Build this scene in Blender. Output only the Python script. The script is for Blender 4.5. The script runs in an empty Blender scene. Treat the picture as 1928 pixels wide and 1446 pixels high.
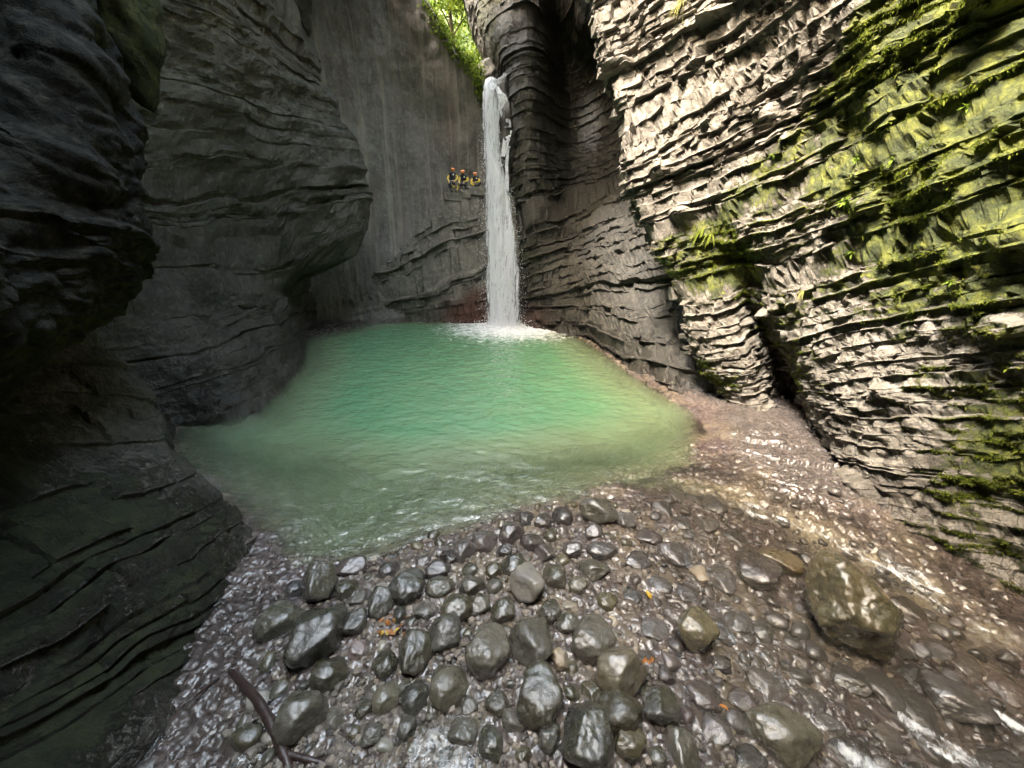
import bpy, bmesh, math, random
import numpy as np
from mathutils import Vector, Matrix

random.seed(7)
RS = np.random.RandomState(11)
R = math.radians
sc = bpy.context.scene
COL = sc.collection

# ------------------------------------------------------------------ camera
F = 724.0            # focal length in pixels of a 1928 px wide picture
PITCH = R(20.0)
CH = 5.2             # height of the eye above the pool
cam_d = bpy.data.cameras.new('camera')
cam_d.sensor_width = 36.0
cam_d.lens = 36.0 * F / 1928.0
cam_d.clip_start = 0.05
cam_d.clip_end = 500.0
cam = bpy.data.objects.new('camera', cam_d)
COL.objects.link(cam)
cam.location = (0, 0, CH)
cam.rotation_euler = (R(90) - PITCH, 0, 0)
sc.camera = cam

# ------------------------------------------------------------------ light
SUN_DIR = Vector((0.46, 0.36, -0.81)).normalized()      # the way the light travels
SUN_STRENGTH = 0.85
SKY_STRENGTH = 0.15
EXPOSURE = 4.35
w = bpy.data.worlds.new('World')
sc.world = w
w.use_nodes = True
wn = w.node_tree.nodes
sky = wn.new('ShaderNodeTexSky')
sky.sky_type = 'NISHITA'
sky.sun_disc = False
sky.sun_elevation = math.asin(-SUN_DIR.z)
sky.sun_rotation = math.atan2(-SUN_DIR.x, -SUN_DIR.y)
sky.air_density = 3.0
sky.dust_density = 6.0
sky.ozone_density = 0.6
bg = wn['Background']
bg.inputs['Strength'].default_value = SKY_STRENGTH
w.node_tree.links.new(sky.outputs[0], bg.inputs['Color'])
sd = bpy.data.lights.new('sun', 'SUN')
sd.energy = SUN_STRENGTH
sd.angle = R(10.0)
sd.color = (1.0, 0.96, 0.90)
sun = bpy.data.objects.new('sun', sd)
COL.objects.link(sun)
sun.rotation_euler = SUN_DIR.to_track_quat('-Z', 'Y').to_euler()
sun.location = (-20, -15, 40)

vs = sc.view_settings
vs.view_transform = 'Standard'
vs.look = 'None'
vs.gamma = 1.0
vs.exposure = EXPOSURE
vs.use_curve_mapping = False
vs.use_white_balance = True
vs.white_balance_temperature = 6450
vs.white_balance_tint = 12
sc.cycles.use_denoising = True
sc.cycles.use_adaptive_sampling = False
sc.cycles.max_bounces = 6
sc.cycles.diffuse_bounces = 4
sc.cycles.glossy_bounces = 3
sc.cycles.transparent_max_bounces = 12
sc.cycles.sample_clamp_indirect = 6.0
sc.cycles.caustics_reflective = False
sc.cycles.caustics_refractive = False

# ------------------------------------------------------------------ helpers
def ray(u, v):
    a = (u - 964.0) / F
    b = (723.0 - v) / F
    return np.array([a, math.cos(PITCH) + b * math.sin(PITCH), -math.sin(PITCH) + b * math.cos(PITCH)])

def at_z(u, v, z=0.0):
    d = ray(u, v)
    return d * ((z - CH) / d[2]) + np.array([0, 0, CH])

def at_y(u, v, y):
    d = ray(u, v)
    return d * (y / d[1]) + np.array([0, 0, CH])

PERM = RS.permutation(4096).astype(np.int64)
PERM = np.concatenate([PERM, PERM])
VAL = (RS.rand(4096) * 2 - 1)

def vnoise(P, seed=0):
    P = np.asarray(P, float) + seed * 17.31
    I = np.floor(P).astype(np.int64)
    f = P - I
    f = f * f * f * (f * (f * 6 - 15) + 10)
    I &= 4095
    J = (I + 1) & 4095
    pz = PERM[I[:, 2]], PERM[J[:, 2]]
    out = 0
    fx, fy, fz = f[:, 0], f[:, 1], f[:, 2]
    for c, wz in ((0, 1 - fz), (1, fz)):
        for iy, wy in ((I[:, 1], 1 - fy), (J[:, 1], fy)):
            q = PERM[(iy + pz[c])]
            out = out + wz * wy * ((1 - fx) * VAL[PERM[I[:, 0] + q]] + fx * VAL[PERM[J[:, 0] + q]])
    return out

def fbm(P, octv=4, seed=0, gain=0.5, lac=2.03):
    P = np.asarray(P, float)
    a, s, t = 1.0, 0.0, 0.0
    for o in range(octv):
        s = s + a * vnoise(P, seed + o)
        t += a
        a *= gain
        P = P * lac
    return s / t

def ridged(P, octv=3, seed=0):
    P = np.asarray(P, float)
    a, s = 1.0, 0.0
    for o in range(octv):
        s = s + a * (1 - 2.2 * np.abs(vnoise(P, seed + o)))
        a *= 0.5
        P = P * 2.1
    return s / 1.75

def h2(a, b, seed=0):
    a = a.astype(np.int64); b = b.astype(np.int64)
    return VAL[PERM[(PERM[(a * 7 + seed * 131) & 4095] + b * 13) & 4095]]

def sstep(a, b, x):
    t = np.clip((x - a) / (b - a), 0, 1)
    return t * t * (3 - 2 * t)

def catmull(C, n, axis):
    """resample control grid C along axis to n points"""
    C = np.moveaxis(C, axis, 0)
    m = C.shape[0]
    E_ = np.concatenate([2 * C[:1] - C[1:2], C, 2 * C[-1:] - C[-2:-1]], 0)
    t = np.linspace(0, m - 1 - 1e-9, n)
    i = np.floor(t).astype(int)
    f = (t - i).reshape(-1, *([1] * (C.ndim - 1)))
    p0, p1, p2, p3 = E_[i], E_[i + 1], E_[i + 2], E_[i + 3]
    k = 0.42
    m1, m2 = k * (p2 - p0), k * (p3 - p1)
    r = ((2 * f**3 - 3 * f**2 + 1) * p1 + (f**3 - 2 * f**2 + f) * m1
         + (-2 * f**3 + 3 * f**2) * p2 + (f**3 - f**2) * m2)
    return np.moveaxis(r, 0, axis)

def grid_normals(G):
    du = np.gradient(G, axis=0)
    dv = np.gradient(G, axis=1)
    n = np.cross(du, dv)
    return n / (np.linalg.norm(n, axis=2, keepdims=True) + 1e-9)

def mesh_from(name, V, Q, smooth=False, attrs=None):
    me = bpy.data.meshes.new(name)
    V = np.asarray(V, np.float32)
    Q = np.asarray(Q, np.int32)
    k = Q.shape[1]
    me.vertices.add(len(V))
    me.vertices.foreach_set('co', V.ravel())
    me.loops.add(Q.size)
    me.loops.foreach_set('vertex_index', Q.ravel())
    me.polygons.add(len(Q))
    me.polygons.foreach_set('loop_start', np.arange(0, Q.size, k, dtype=np.int32))
    me.polygons.foreach_set('loop_total', np.full(len(Q), k, np.int32))
    me.polygons.foreach_set('use_smooth', np.full(len(Q), smooth, bool))
    if attrs:
        for an, av in attrs.items():
            a = me.attributes.new(an, 'FLOAT', 'POINT')
            a.data.foreach_set('value', np.asarray(av, np.float32).ravel())
    me.update()
    me.validate()
    return me

def grid_quads(n, m, flip=False):
    i = np.arange(n * m).reshape(n, m)
    q = np.stack([i[:-1, :-1], i[1:, :-1], i[1:, 1:], i[:-1, 1:]], -1).reshape(-1, 4)
    return q[:, ::-1] if flip else q

def link(name, me, mat=None, parent=None, label=None, cat=None, group=None, kind=None):
    o = bpy.data.objects.new(name, me)
    COL.objects.link(o)
    if mat is not None and me is not None and len(me.materials) == 0:
        me.materials.append(mat)
    if parent is not None:
        o.parent = parent
    tag(o, label, cat, group, kind)
    return o

def tag(o, label=None, cat=None, group=None, kind=None):
    if label: o['label'] = label
    if cat: o['category'] = cat
    if group: o['group'] = group
    if kind: o['kind'] = kind
    return o

# ------------------------------------------------------------------ materials
class NT:
    def __init__(s, name):
        s.m = bpy.data.materials.new(name)
        s.m.use_nodes = True
        s.t = s.m.node_tree
        s.t.nodes.clear()
        s.out = s.n('ShaderNodeOutputMaterial')
    def n(s, kind, **kw):
        nd = s.t.nodes.new(kind)
        for k, v in kw.items():
            setattr(nd, k, v)
        return nd
    def l(s, a, b):
        s.t.links.new(a, b)
    def set(s, sock, v):
        if hasattr(v, 'links') or isinstance(v, bpy.types.NodeSocket):
            s.l(v, sock)
        else:
            sock.default_value = v
    def pos(s, scale=(1, 1, 1)):
        g = s.n('ShaderNodeNewGeometry')
        m = s.n('ShaderNodeVectorMath', operation='MULTIPLY')
        s.l(g.outputs['Position'], m.inputs[0])
        m.inputs[1].default_value = scale
        return m.outputs[0]
    def noise(s, vec, scale, detail=4, rough=0.55, dist=0.0):
        nd = s.n('ShaderNodeTexNoise')
        s.l(vec, nd.inputs['Vector'])
        nd.inputs['Scale'].default_value = scale
        nd.inputs['Detail'].default_value = detail
        nd.inputs['Roughness'].default_value = rough
        nd.inputs['Distortion'].default_value = dist
        return nd.outputs['Fac']
    def voro(s, vec, scale, feature='DISTANCE_TO_EDGE', rnd=1.0):
        nd = s.n('ShaderNodeTexVoronoi', feature=feature)
        s.l(vec, nd.inputs['Vector'])
        nd.inputs['Scale'].default_value = scale
        nd.inputs['Randomness'].default_value = rnd
        return nd.outputs[0]
    def ramp(s, fac, a, b, lo=0.0, hi=1.0):
        nd = s.n('ShaderNodeMapRange', interpolation_type='SMOOTHSTEP')
        s.set(nd.inputs[0], fac)
        nd.inputs[1].default_value = a
        nd.inputs[2].default_value = b
        nd.inputs[3].default_value = lo
        nd.inputs[4].default_value = hi
        return nd.outputs[0]
    def math(s, op, a, b=0.0):
        nd = s.n('ShaderNodeMath', operation=op)
        s.set(nd.inputs[0], a)
        s.set(nd.inputs[1], b)
        return nd.outputs[0]
    def mix(s, fac, a, b, blend='MIX'):
        nd = s.n('ShaderNodeMix', data_type='RGBA', blend_type=blend)
        s.set(nd.inputs[0], fac)
        for sock, v in ((nd.inputs[6], a), (nd.inputs[7], b)):
            if isinstance(v, (tuple, list)):
                sock.default_value = (*v[:3], 1)
            else:
                s.l(v, sock)
        return nd.outputs[2]
    def attr(s, name):
        nd = s.n('ShaderNodeAttribute')
        nd.attribute_name = name
        return nd.outputs['Fac']
    def bump(s, height, strength=0.5, dist=0.02, normal=None):
        nd = s.n('ShaderNodeBump')
        s.l(height, nd.inputs['Height'])
        nd.inputs['Strength'].default_value = strength
        nd.inputs['Distance'].default_value = dist
        if normal is not None:
            s.l(normal, nd.inputs['Normal'])
        return nd.outputs[0]
    def principled(s, col, rough=0.7, normal=None, spec=0.5, **kw):
        nd = s.n('ShaderNodeBsdfPrincipled')
        if isinstance(col, (tuple, list)):
            nd.inputs['Base Color'].default_value = (*col[:3], 1)
        else:
            s.l(col, nd.inputs['Base Color'])
        s.set(nd.inputs['Roughness'], rough)
        s.set(nd.inputs['Specular IOR Level'], spec)
        if normal is not None:
            s.l(normal, nd.inputs['Normal'])
        for k, v in kw.items():
            s.set(nd.inputs[k], v)
        return nd.outputs[0]
    def done(s, sh):
        s.l(sh, s.out.inputs['Surface'])
        return s.m

def rock_material(name, dark, mid, light, moss_a=(0.035, 0.05, 0.012), moss_b=(0.17, 0.19, 0.02), stretch=(1, 1, 1),
                  rough=0.75, bump=0.9, bdist=0.05, streaks=False, scale=1.0, spec=0.5):
    t = NT(name)
    p = t.pos(stretch)
    n1 = t.noise(p, 0.9 * scale, 5, 0.6)
    n2 = t.noise(p, 5.5 * scale, 5, 0.65)
    n3 = t.noise(p, 28 * scale, 3, 0.6)
    c = t.mix(t.ramp(n1, 0.36, 0.62), dark, mid)
    c = t.mix(t.ramp(n2, 0.45, 0.72), c, light)
    c = t.mix(t.math('MULTIPLY', t.ramp(n3, 0.5, 0.8), 0.35), c, light)
    if streaks:
        ps = t.pos((2.6, 0.7, 0.09))
        s1 = t.noise(ps, 1.0, 6, 0.65, 0.4)
        s2 = t.noise(t.pos((6.5, 1.2, 0.16)), 1.0, 4, 0.6, 0.2)
        c = t.mix(t.math('MULTIPLY', t.ramp(s1, 0.50, 0.66), 0.75), c, streaks[0])
        c = t.mix(t.math('MULTIPLY', t.ramp(s2, 0.52, 0.72), 0.6), c, streaks[1])
        c = t.mix(t.math('MULTIPLY', t.ramp(t.noise(t.pos((1.1, .6, .25)), 0.8, 3), 0.53, 0.7), 0.55), c, streaks[2])
    moss = t.attr('moss')
    mn = t.noise(t.pos(), 9.0, 8, 0.8)
    mm = t.ramp(t.math('ADD', moss, t.math('MULTIPLY', t.math('SUBTRACT', mn, 0.5), 1.5)), 0.40, 0.60)
    mc = t.mix(t.ramp(t.noise(t.pos(), 3.1, 7, 0.78), 0.42, 0.66), moss_a, moss_b)
    c = t.mix(mm, c, mc)
    wet = t.attr('wet')
    c = t.mix(t.math('MULTIPLY', wet, 0.55), c, t.mix(1.0, c, (0.45, 0.42, 0.42), 'MULTIPLY'))
    red = t.attr('red')
    c = t.mix(red, c, (0.09, 0.035, 0.022))
    wr = t.ramp(t.noise(t.pos(), 2.4, 3), 0.3, 0.7, 0.16, 0.42)
    rg = t.n('ShaderNodeMix', data_type='FLOAT')
    t.set(rg.inputs[0], t.math('MULTIPLY', wet, t.math('SUBTRACT', 1.0, mm)))
    rg.inputs[2].default_value = rough
    t.set(rg.inputs[3], wr)
    cr = t.voro(t.pos((1.0, 1.0, 1.8)), 3.2)
    crk = t.ramp(cr, 0.0, 0.06)
    hgt = t.math('ADD', t.math('MULTIPLY', n2, 1.0), t.math('MULTIPLY', n3, 0.5))
    hgt = t.math('ADD', hgt, t.math('MULTIPLY', mm, t.math('MULTIPLY', mn, 1.6)))
    hgt = t.math('ADD', hgt, t.math('MULTIPLY', crk, 0.12))
    nb = t.bump(hgt, bump, bdist)
    return t.done(t.principled(c, rg.outputs[0], nb, spec))

M = {}
M['rock_right'] = rock_material('limestone_lit', (0.065, 0.058, 0.047), (0.125, 0.115, 0.095), (0.195, 0.182, 0.155), moss_a=(0.042, 0.055, 0.014), moss_b=(0.165, 0.18, 0.024))
M['rock_recess'] = rock_material('limestone_recess', (0.022, 0.021, 0.018), (0.044, 0.042, 0.035), (0.085, 0.079, 0.065), moss_a=(0.025, 0.028, 0.012), moss_b=(0.055, 0.055, 0.02))  # base colours lowered, putting the hollow's shade into the rock
M['rock_back'] = rock_material('limestone_back', (0.10, 0.091, 0.079), (0.155, 0.14, 0.123), (0.21, 0.19, 0.165),
                               streaks=((0.27, 0.24, 0.20), (0.06, 0.057, 0.053), (0.12, 0.085, 0.072)), bump=0.6)
M['rock_ledge'] = rock_material('limestone_ledge', (0.10, 0.09, 0.078), (0.18, 0.163, 0.138), (0.26, 0.24, 0.205), moss_a=(0.05, 0.048, 0.025), moss_b=(0.10, 0.09, 0.04))
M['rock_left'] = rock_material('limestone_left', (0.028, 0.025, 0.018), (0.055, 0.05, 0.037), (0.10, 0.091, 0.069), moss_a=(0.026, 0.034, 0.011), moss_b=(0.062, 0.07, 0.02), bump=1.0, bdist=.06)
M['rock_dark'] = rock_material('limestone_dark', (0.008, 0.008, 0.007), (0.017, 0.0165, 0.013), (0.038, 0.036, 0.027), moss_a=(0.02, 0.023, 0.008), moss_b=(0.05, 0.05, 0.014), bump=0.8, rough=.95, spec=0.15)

# ground ---------------------------------------------------------------------
def ground_material():
    t = NT('gravel_bed')
    p = t.pos()
    n1 = t.noise(p, 1.3, 4, 0.6)
    n2 = t.noise(p, 9, 5, 0.65)
    vd = t.n('ShaderNodeTexVoronoi', feature='F1')
    t.l(p, vd.inputs['Vector'])
    vd.inputs['Scale'].default_value = 13
    cellc = t.n('ShaderNodeSeparateColor')
    t.l(vd.outputs['Color'], cellc.inputs[0])
    c = t.mix(cellc.outputs[0], (0.045, 0.034, 0.032), (0.15, 0.12, 0.105))
    c = t.mix(t.ramp(n2, 0.4, 0.7), c, (0.115, 0.095, 0.078))
    c = t.mix(t.math('MULTIPLY', t.ramp(n1, 0.45, 0.62), 0.6), c, (0.23, 0.19, 0.13))
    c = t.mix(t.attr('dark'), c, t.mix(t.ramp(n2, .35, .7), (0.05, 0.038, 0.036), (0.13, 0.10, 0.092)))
    c = t.mix(t.attr('pale'), c, t.mix(t.ramp(n2, .35, .65), (0.20, 0.17, 0.12), (0.33, 0.29, 0.205)))
    c = t.mix(t.attr('silt'), c, t.mix(t.ramp(n2, .35, .65), (0.17, 0.18, 0.125), (0.27, 0.275, 0.20)))
    c = t.mix(t.attr('rockfloor'), c, t.mix(t.ramp(n2, .3, .7), (0.042, 0.036, 0.033), (0.10, 0.086, 0.078)))
    hh = t.math('ADD', t.math('MULTIPLY', vd.outputs['Distance'], -1.0), t.math('MULTIPLY', n2, 0.8))
    nb = t.bump(hh, 0.7, 0.03)
    wr = t.ramp(t.noise(p, 4, 4, .6), 0.35, 0.62, 0.07, 0.36)
    return t.done(t.principled(c, wr, nb, 0.8, **{'Coat Weight': 0.4, 'Coat Roughness': .10, 'Coat Normal': t.bump(hh, 0.4, 0.02)}))
M['ground'] = ground_material()

def stone_material(name, a, b, moss=(0.06, 0.065, 0.035), r0=0.16, r1=0.5):
    t = NT(name)
    oi = t.n('ShaderNodeObjectInfo')
    off = t.n('ShaderNodeVectorMath', operation='ADD')
    t.l(t.pos(), off.inputs[0])
    t.l(oi.outputs['Location'], off.inputs[1])
    p = off.outputs[0]
    n1 = t.noise(p, 3.2, 5, 0.6)
    n2 = t.noise(p, 16, 6, 0.7)
    n3 = t.noise(p, 60, 3, 0.6)
    c = t.mix(oi.outputs['Random'], a, b)
    hs = t.n('ShaderNodeHueSaturation')
    t.l(c, hs.inputs['Color'])
    t.set(hs.inputs['Value'], t.ramp(t.math('FRACT', t.math('MULTIPLY', oi.outputs['Random'], 7.31)), 0.0, 1.0, .6, 1.3))
    t.set(hs.inputs['Saturation'], t.ramp(t.math('FRACT', t.math('MULTIPLY', oi.outputs['Random'], 3.77)), 0.0, 1.0, .5, 1.5))
    c = hs.outputs[0]
    c = t.mix(t.math('MULTIPLY', t.ramp(n1, 0.42, 0.62), 0.6), c, moss)
    c = t.mix(t.math('MULTIPLY', t.ramp(n2, 0.50, 0.78), 0.55), c, (0.26, 0.245, 0.20))
    c = t.mix(t.math('MULTIPLY', t.ramp(n3, 0.54, 0.8), 0.3), c, (0.035, 0.033, 0.03))
    hh = t.math('ADD', t.math('MULTIPLY', n2, 1.0), t.math('MULTIPLY', n3, 0.45))
    nb = t.bump(hh, 0.8, 0.014)
    rg = t.ramp(t.noise(p, 5, 4, .6), 0.36, 0.62, r0, r1)
    nb2 = t.bump(n2, 0.7, 0.011)
    return t.done(t.principled(c, rg, nb, 0.7, **{'Coat Weight': t.ramp(n1, .36, .6, .15, .9), 'Coat Roughness': 0.08, 'Coat IOR': 1.55, 'Coat Normal': nb2}))
M['stone'] = stone_material('stone_olive_grey', (0.066, 0.059, 0.040), (0.115, 0.103, 0.076), (0.048, 0.048, 0.025), 0.05, 0.32)
M['stone_dark'] = stone_material('stone_wet_dark', (0.048, 0.04, 0.038), (0.10, 0.085, 0.08), (0.07, 0.062, 0.052), 0.04, 0.24)
M['stone_brown'] = stone_material('stone_brown', (0.12, 0.095, 0.06), (0.16, 0.13, 0.085), (0.08, 0.07, 0.03), 0.12, 0.4)
M['stone_ochre'] = stone_material('stone_ochre', (0.38, 0.27, 0.12), (0.46, 0.34, 0.18), (0.30, 0.2, 0.1), 0.3, 0.6)
M['stone_pale'] = stone_material('stone_pale', (0.27, 0.235, 0.185), (0.40, 0.355, 0.28), (0.24, 0.22, 0.16), 0.3, 0.7)
M['stone_red'] = stone_material('stone_red', (0.16, 0.085, 0.06), (0.2, 0.11, 0.08), (0.12, 0.07, 0.05), 0.12, 0.4)

def gravel_material():
    t = NT('gravel_pebbles')
    g = t.n('ShaderNodeNewGeometry')
    rn = g.outputs['Random Per Island']
    c = t.mix(t.math('POWER', rn, 1.8), (0.06, 0.05, 0.044), (0.30, 0.25, 0.19))
    c = t.mix(t.math('MULTIPLY', t.ramp(t.noise(t.pos(), 22, 4), .4, .7), .5), c, (0.16, 0.145, 0.125))
    rg = t.ramp(t.noise(t.pos(), 3, 3), .35, .65, .15, .6)
    return t.done(t.principled(c, rg, t.bump(t.noise(t.pos(), 60, 3), .4, .01), 0.5))
M['gravel'] = gravel_material()

def water_material(name, foam_scale=3.0, body=True, wave=(1.0, 1.0, 1.0), bstr=0.6, stretch=None):
    t = NT(name)
    p = t.pos(wave)
    dep = t.attr('depth')
    g1 = t.noise(p, 2.2, 3, 0.55, 0.6)
    g2 = t.noise(p, 6.0, 4, 0.65, 0.6)
    hgt = t.math('ADD', t.math('MULTIPLY', g1, 0.7), t.math('MULTIPLY', g2, 0.34))
    nb = t.bump(hgt, bstr, 0.09)
    deepc = t.mix(t.ramp(dep, 0.5, 2.6), (0.22, 0.295, 0.165), (0.115, 0.265, 0.14)) if body else t.mix(0.5, (0.16, 0.15, 0.12), (0.2, 0.19, 0.15))
    deepc = t.mix(t.math('MULTIPLY', t.ramp(t.noise(t.pos(), 0.8, 4, .6), .35, .7), .35 if body else 0.0), deepc, (0.19, 0.28, 0.16))
    dif = t.n('ShaderNodeBsdfDiffuse')
    t.l(deepc, dif.inputs['Color'])
    tr = t.n('ShaderNodeBsdfTransparent')
    tcol = t.mix(t.ramp(dep, 0.0, 1.2), (0.95, 0.98, 0.93), (0.42, 0.74, 0.50)) if body else t.mix(0.5, (0.97, 0.96, 0.94), (0.95, 0.95, 0.93))
    t.l(tcol, tr.inputs['Color'])
    turb = t.math('SUBTRACT', 1.0, t.math('POWER', 2.718, t.math('MULTIPLY', dep, -1.3)))
    m1 = t.n('ShaderNodeMixShader')
    t.set(m1.inputs[0], turb if body else t.math('MULTIPLY', turb, 0.25))
    t.l(tr.outputs[0], m1.inputs[1])
    t.l(dif.outputs[0], m1.inputs[2])
    gl = t.n('ShaderNodeBsdfGlossy')
    gl.inputs['Roughness'].default_value = 0.02
    t.l(nb, gl.inputs['Normal'])
    fr = t.n('ShaderNodeFresnel')
    fr.inputs['IOR'].default_value = 1.75
    t.l(nb, fr.inputs['Normal'])
    m2 = t.n('ShaderNodeMixShader')
    t.l(fr.outputs[0], m2.inputs[0])
    t.l(m1.outputs[0], m2.inputs[1])
    t.l(gl.outputs[0], m2.inputs[2])
    foam = t.attr('foam')
    fp = t.pos(stretch or (1, 1, 1))
    fn = t.noise(fp, foam_scale, 7, 0.72, 1.2)
    ff = t.ramp(t.math('ADD', foam, t.math('MULTIPLY', t.math('SUBTRACT', fn, 0.5), 1.7)), 0.42, 1.05)
    ff = t.math('MULTIPLY', ff, t.ramp(foam, 0.02, 0.15))
    fd = t.n('ShaderNodeBsdfDiffuse')
    fd.inputs['Color'].default_value = (0.82, 0.85, 0.86, 1)
    t.l(t.bump(fn, 0.8, 0.1), fd.inputs['Normal'])
    m3 = t.n('ShaderNodeMixShader')
    t.l(ff, m3.inputs[0])
    t.l(m2.outputs[0], m3.inputs[1])
    t.l(fd.outputs[0], m3.inputs[2])
    return t.done(m3.outputs[0])
M['pool'] = water_material('pool_water', 2.6, True, (0.8, 1.5, 1.0), 1.0)
M['stream'] = water_material('stream_water', 3.2, False, (1.6, 1.6, 1.6), 0.6, (1.3, 0.8, 1.0))

def fall_material(name, thin=0.0):
    t = NT(name)
    n1 = t.noise(t.pos((7.0, 7.0, 0.55)), 1.0, 6, 0.7, 0.5)
    n2 = t.noise(t.pos((22.0, 22.0, 3.2)), 1.0, 4, 0.65, 0.4)
    core = t.attr('core')
    a = t.math('ADD', core, t.math('MULTIPLY', t.math('SUBTRACT', n1, 0.5), 1.9))
    a = t.math('ADD', a, t.math('MULTIPLY', t.math('SUBTRACT', n2, 0.5), 1.0))
    al = t.ramp(a, 0.25 + thin, 0.75 + thin)
    dif = t.n('ShaderNodeBsdfDiffuse')
    t.l(t.mix(t.ramp(n2, .35, .65), (0.84, 0.88, 0.94), (0.93, 0.94, 0.96)), dif.inputs['Color'])
    t.l(t.bump(t.math('ADD', n1, t.math('MULTIPLY', n2, .6)), 0.7, 0.12), dif.inputs['Normal'])
    tl = t.n('ShaderNodeBsdfTranslucent')
    tl.inputs['Color'].default_value = (0.8, 0.84, 0.9, 1)
    m0 = t.n('ShaderNodeMixShader')
    m0.inputs[0].default_value = 0.35
    t.l(dif.outputs[0], m0.inputs[1])
    t.l(tl.outputs[0], m0.inputs[2])
    tr = t.n('ShaderNodeBsdfTransparent')
    m1 = t.n('ShaderNodeMixShader')
    t.l(al, m1.inputs[0])
    t.l(tr.outputs[0], m1.inputs[1])
    t.l(m0.outputs[0], m1.inputs[2])
    return t.done(m1.outputs[0])
M['fall'] = fall_material('falling_water')
M['fall_thin'] = fall_material('falling_water_veil', 0.22)

def simple(name, col, rough=0.6, var=0.3, scale=20, bump=0.3, **kw):
    t = NT(name)
    n = t.noise(t.pos(), scale, 4)
    d = tuple(c * (1 - var) for c in col)
    c = t.mix(t.ramp(n, .35, .65), d, col)
    return t.done(t.principled(c, rough, t.bump(n, bump, .01), 0.5, **kw))
def leaf_material(name, a, b):
    t = NT(name)
    g = t.n('ShaderNodeNewGeometry')
    c = t.mix(g.outputs['Random Per Island'], a, b)
    df = t.n('ShaderNodeBsdfDiffuse')
    t.l(c, df.inputs[0])
    tl = t.n('ShaderNodeBsdfTranslucent')
    t.l(t.mix(0.3, c, (0.2, 0.26, 0.02)), tl.inputs[0])
    mx = t.n('ShaderNodeMixShader')
    mx.inputs[0].default_value = 0.4
    t.l(df.outputs[0], mx.inputs[1])
    t.l(tl.outputs[0], mx.inputs[2])
    return t.done(mx.outputs[0])
M['leaf'] = leaf_material('tree_leaf', (0.07, 0.12, 0.02), (0.20, 0.25, 0.045))
M['moss_leaf'] = leaf_material('moss_strand', (0.05, 0.07, 0.014), (0.17, 0.20, 0.03))
M['moss_dark'] = leaf_material('moss_strand_dark', (0.03, 0.04, 0.01), (0.09, 0.10, 0.025))
M['fern'] = leaf_material('plant_leaf', (0.10, 0.17, 0.02), (0.22, 0.30, 0.05))
M['grass'] = leaf_material('dry_grass', (0.18, 0.18, 0.05), (0.32, 0.30, 0.12))
M['bark'] = simple('bark', (0.09, 0.065, 0.045), 0.8)
M['wood'] = simple('wet_wood', (0.055, 0.035, 0.03), 0.35, .4, 30, .6)
M['leaf_orange'] = simple('autumn_leaf', (0.42, 0.15, 0.02), 0.5, .5)
M['leaf_yellow'] = simple('yellow_leaf', (0.55, 0.36, 0.04), 0.5, .3)
M['neoprene'] = simple('black_neoprene', (0.012, 0.014, 0.02), 0.45)
M['yellow'] = simple('yellow_neoprene', (0.75, 0.55, 0.06), 0.5, .1)
M['helmet'] = simple('orange_helmet', (0.85, 0.28, 0.06), 0.3, .1)
M['skin'] = simple('skin', (0.55, 0.33, 0.24), 0.5, .1)
M['strap'] = simple('harness_webbing', (0.55, 0.55, 0.5), 0.6, .1)
M['eye'] = simple('dark_eye', (0.03, 0.02, 0.02), 0.3, .1)

# ------------------------------------------------------------------ strata
def strata_s(P):
    z = P[:, 2]
    return z - 0.20 * P[:, 0] + np.minimum(P[:, 1], 10.0 + 0.1 * (P[:, 1] - 10)) * np.clip(0.42 - 0.04 * z, 0.06, 0.34)

def layer_table(th, seed):
    rs = np.random.RandomState(seed)
    thick = th * np.exp(rs.randn(900) * 0.6)
    return thick, -8 + np.concatenate([[0], np.cumsum(thick)])

def layer_s(P, seed, warp):
    return strata_s(P) + warp * fbm(P * 0.35, 2, seed) + 0.045 * fbm(P * 2.2, 2, seed + 3)

def align_rows(G, th, seed, warp, fr):
    """re-space every column of a sheet so that its rows follow the rock layers"""
    n, m, _ = G.shape
    S = layer_s(G.reshape(-1, 3), seed, warp).reshape(n, m)
    thick, b = layer_table(th, seed)
    k0, k1 = np.searchsorted(b, S.min()) - 1, np.searchsorted(b, S.max())
    tg = np.concatenate([b[k] + thick[k] * np.array(fr) for k in range(k0, k1)])
    out = np.zeros((n, len(tg), 3))
    for i in range(n):
        sm = np.maximum.accumulate(S[i] + np.arange(m) * 1e-6)
        for a in range(3):
            out[i, :, a] = np.interp(tg, sm, G[i, :, a])
    return out

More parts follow.
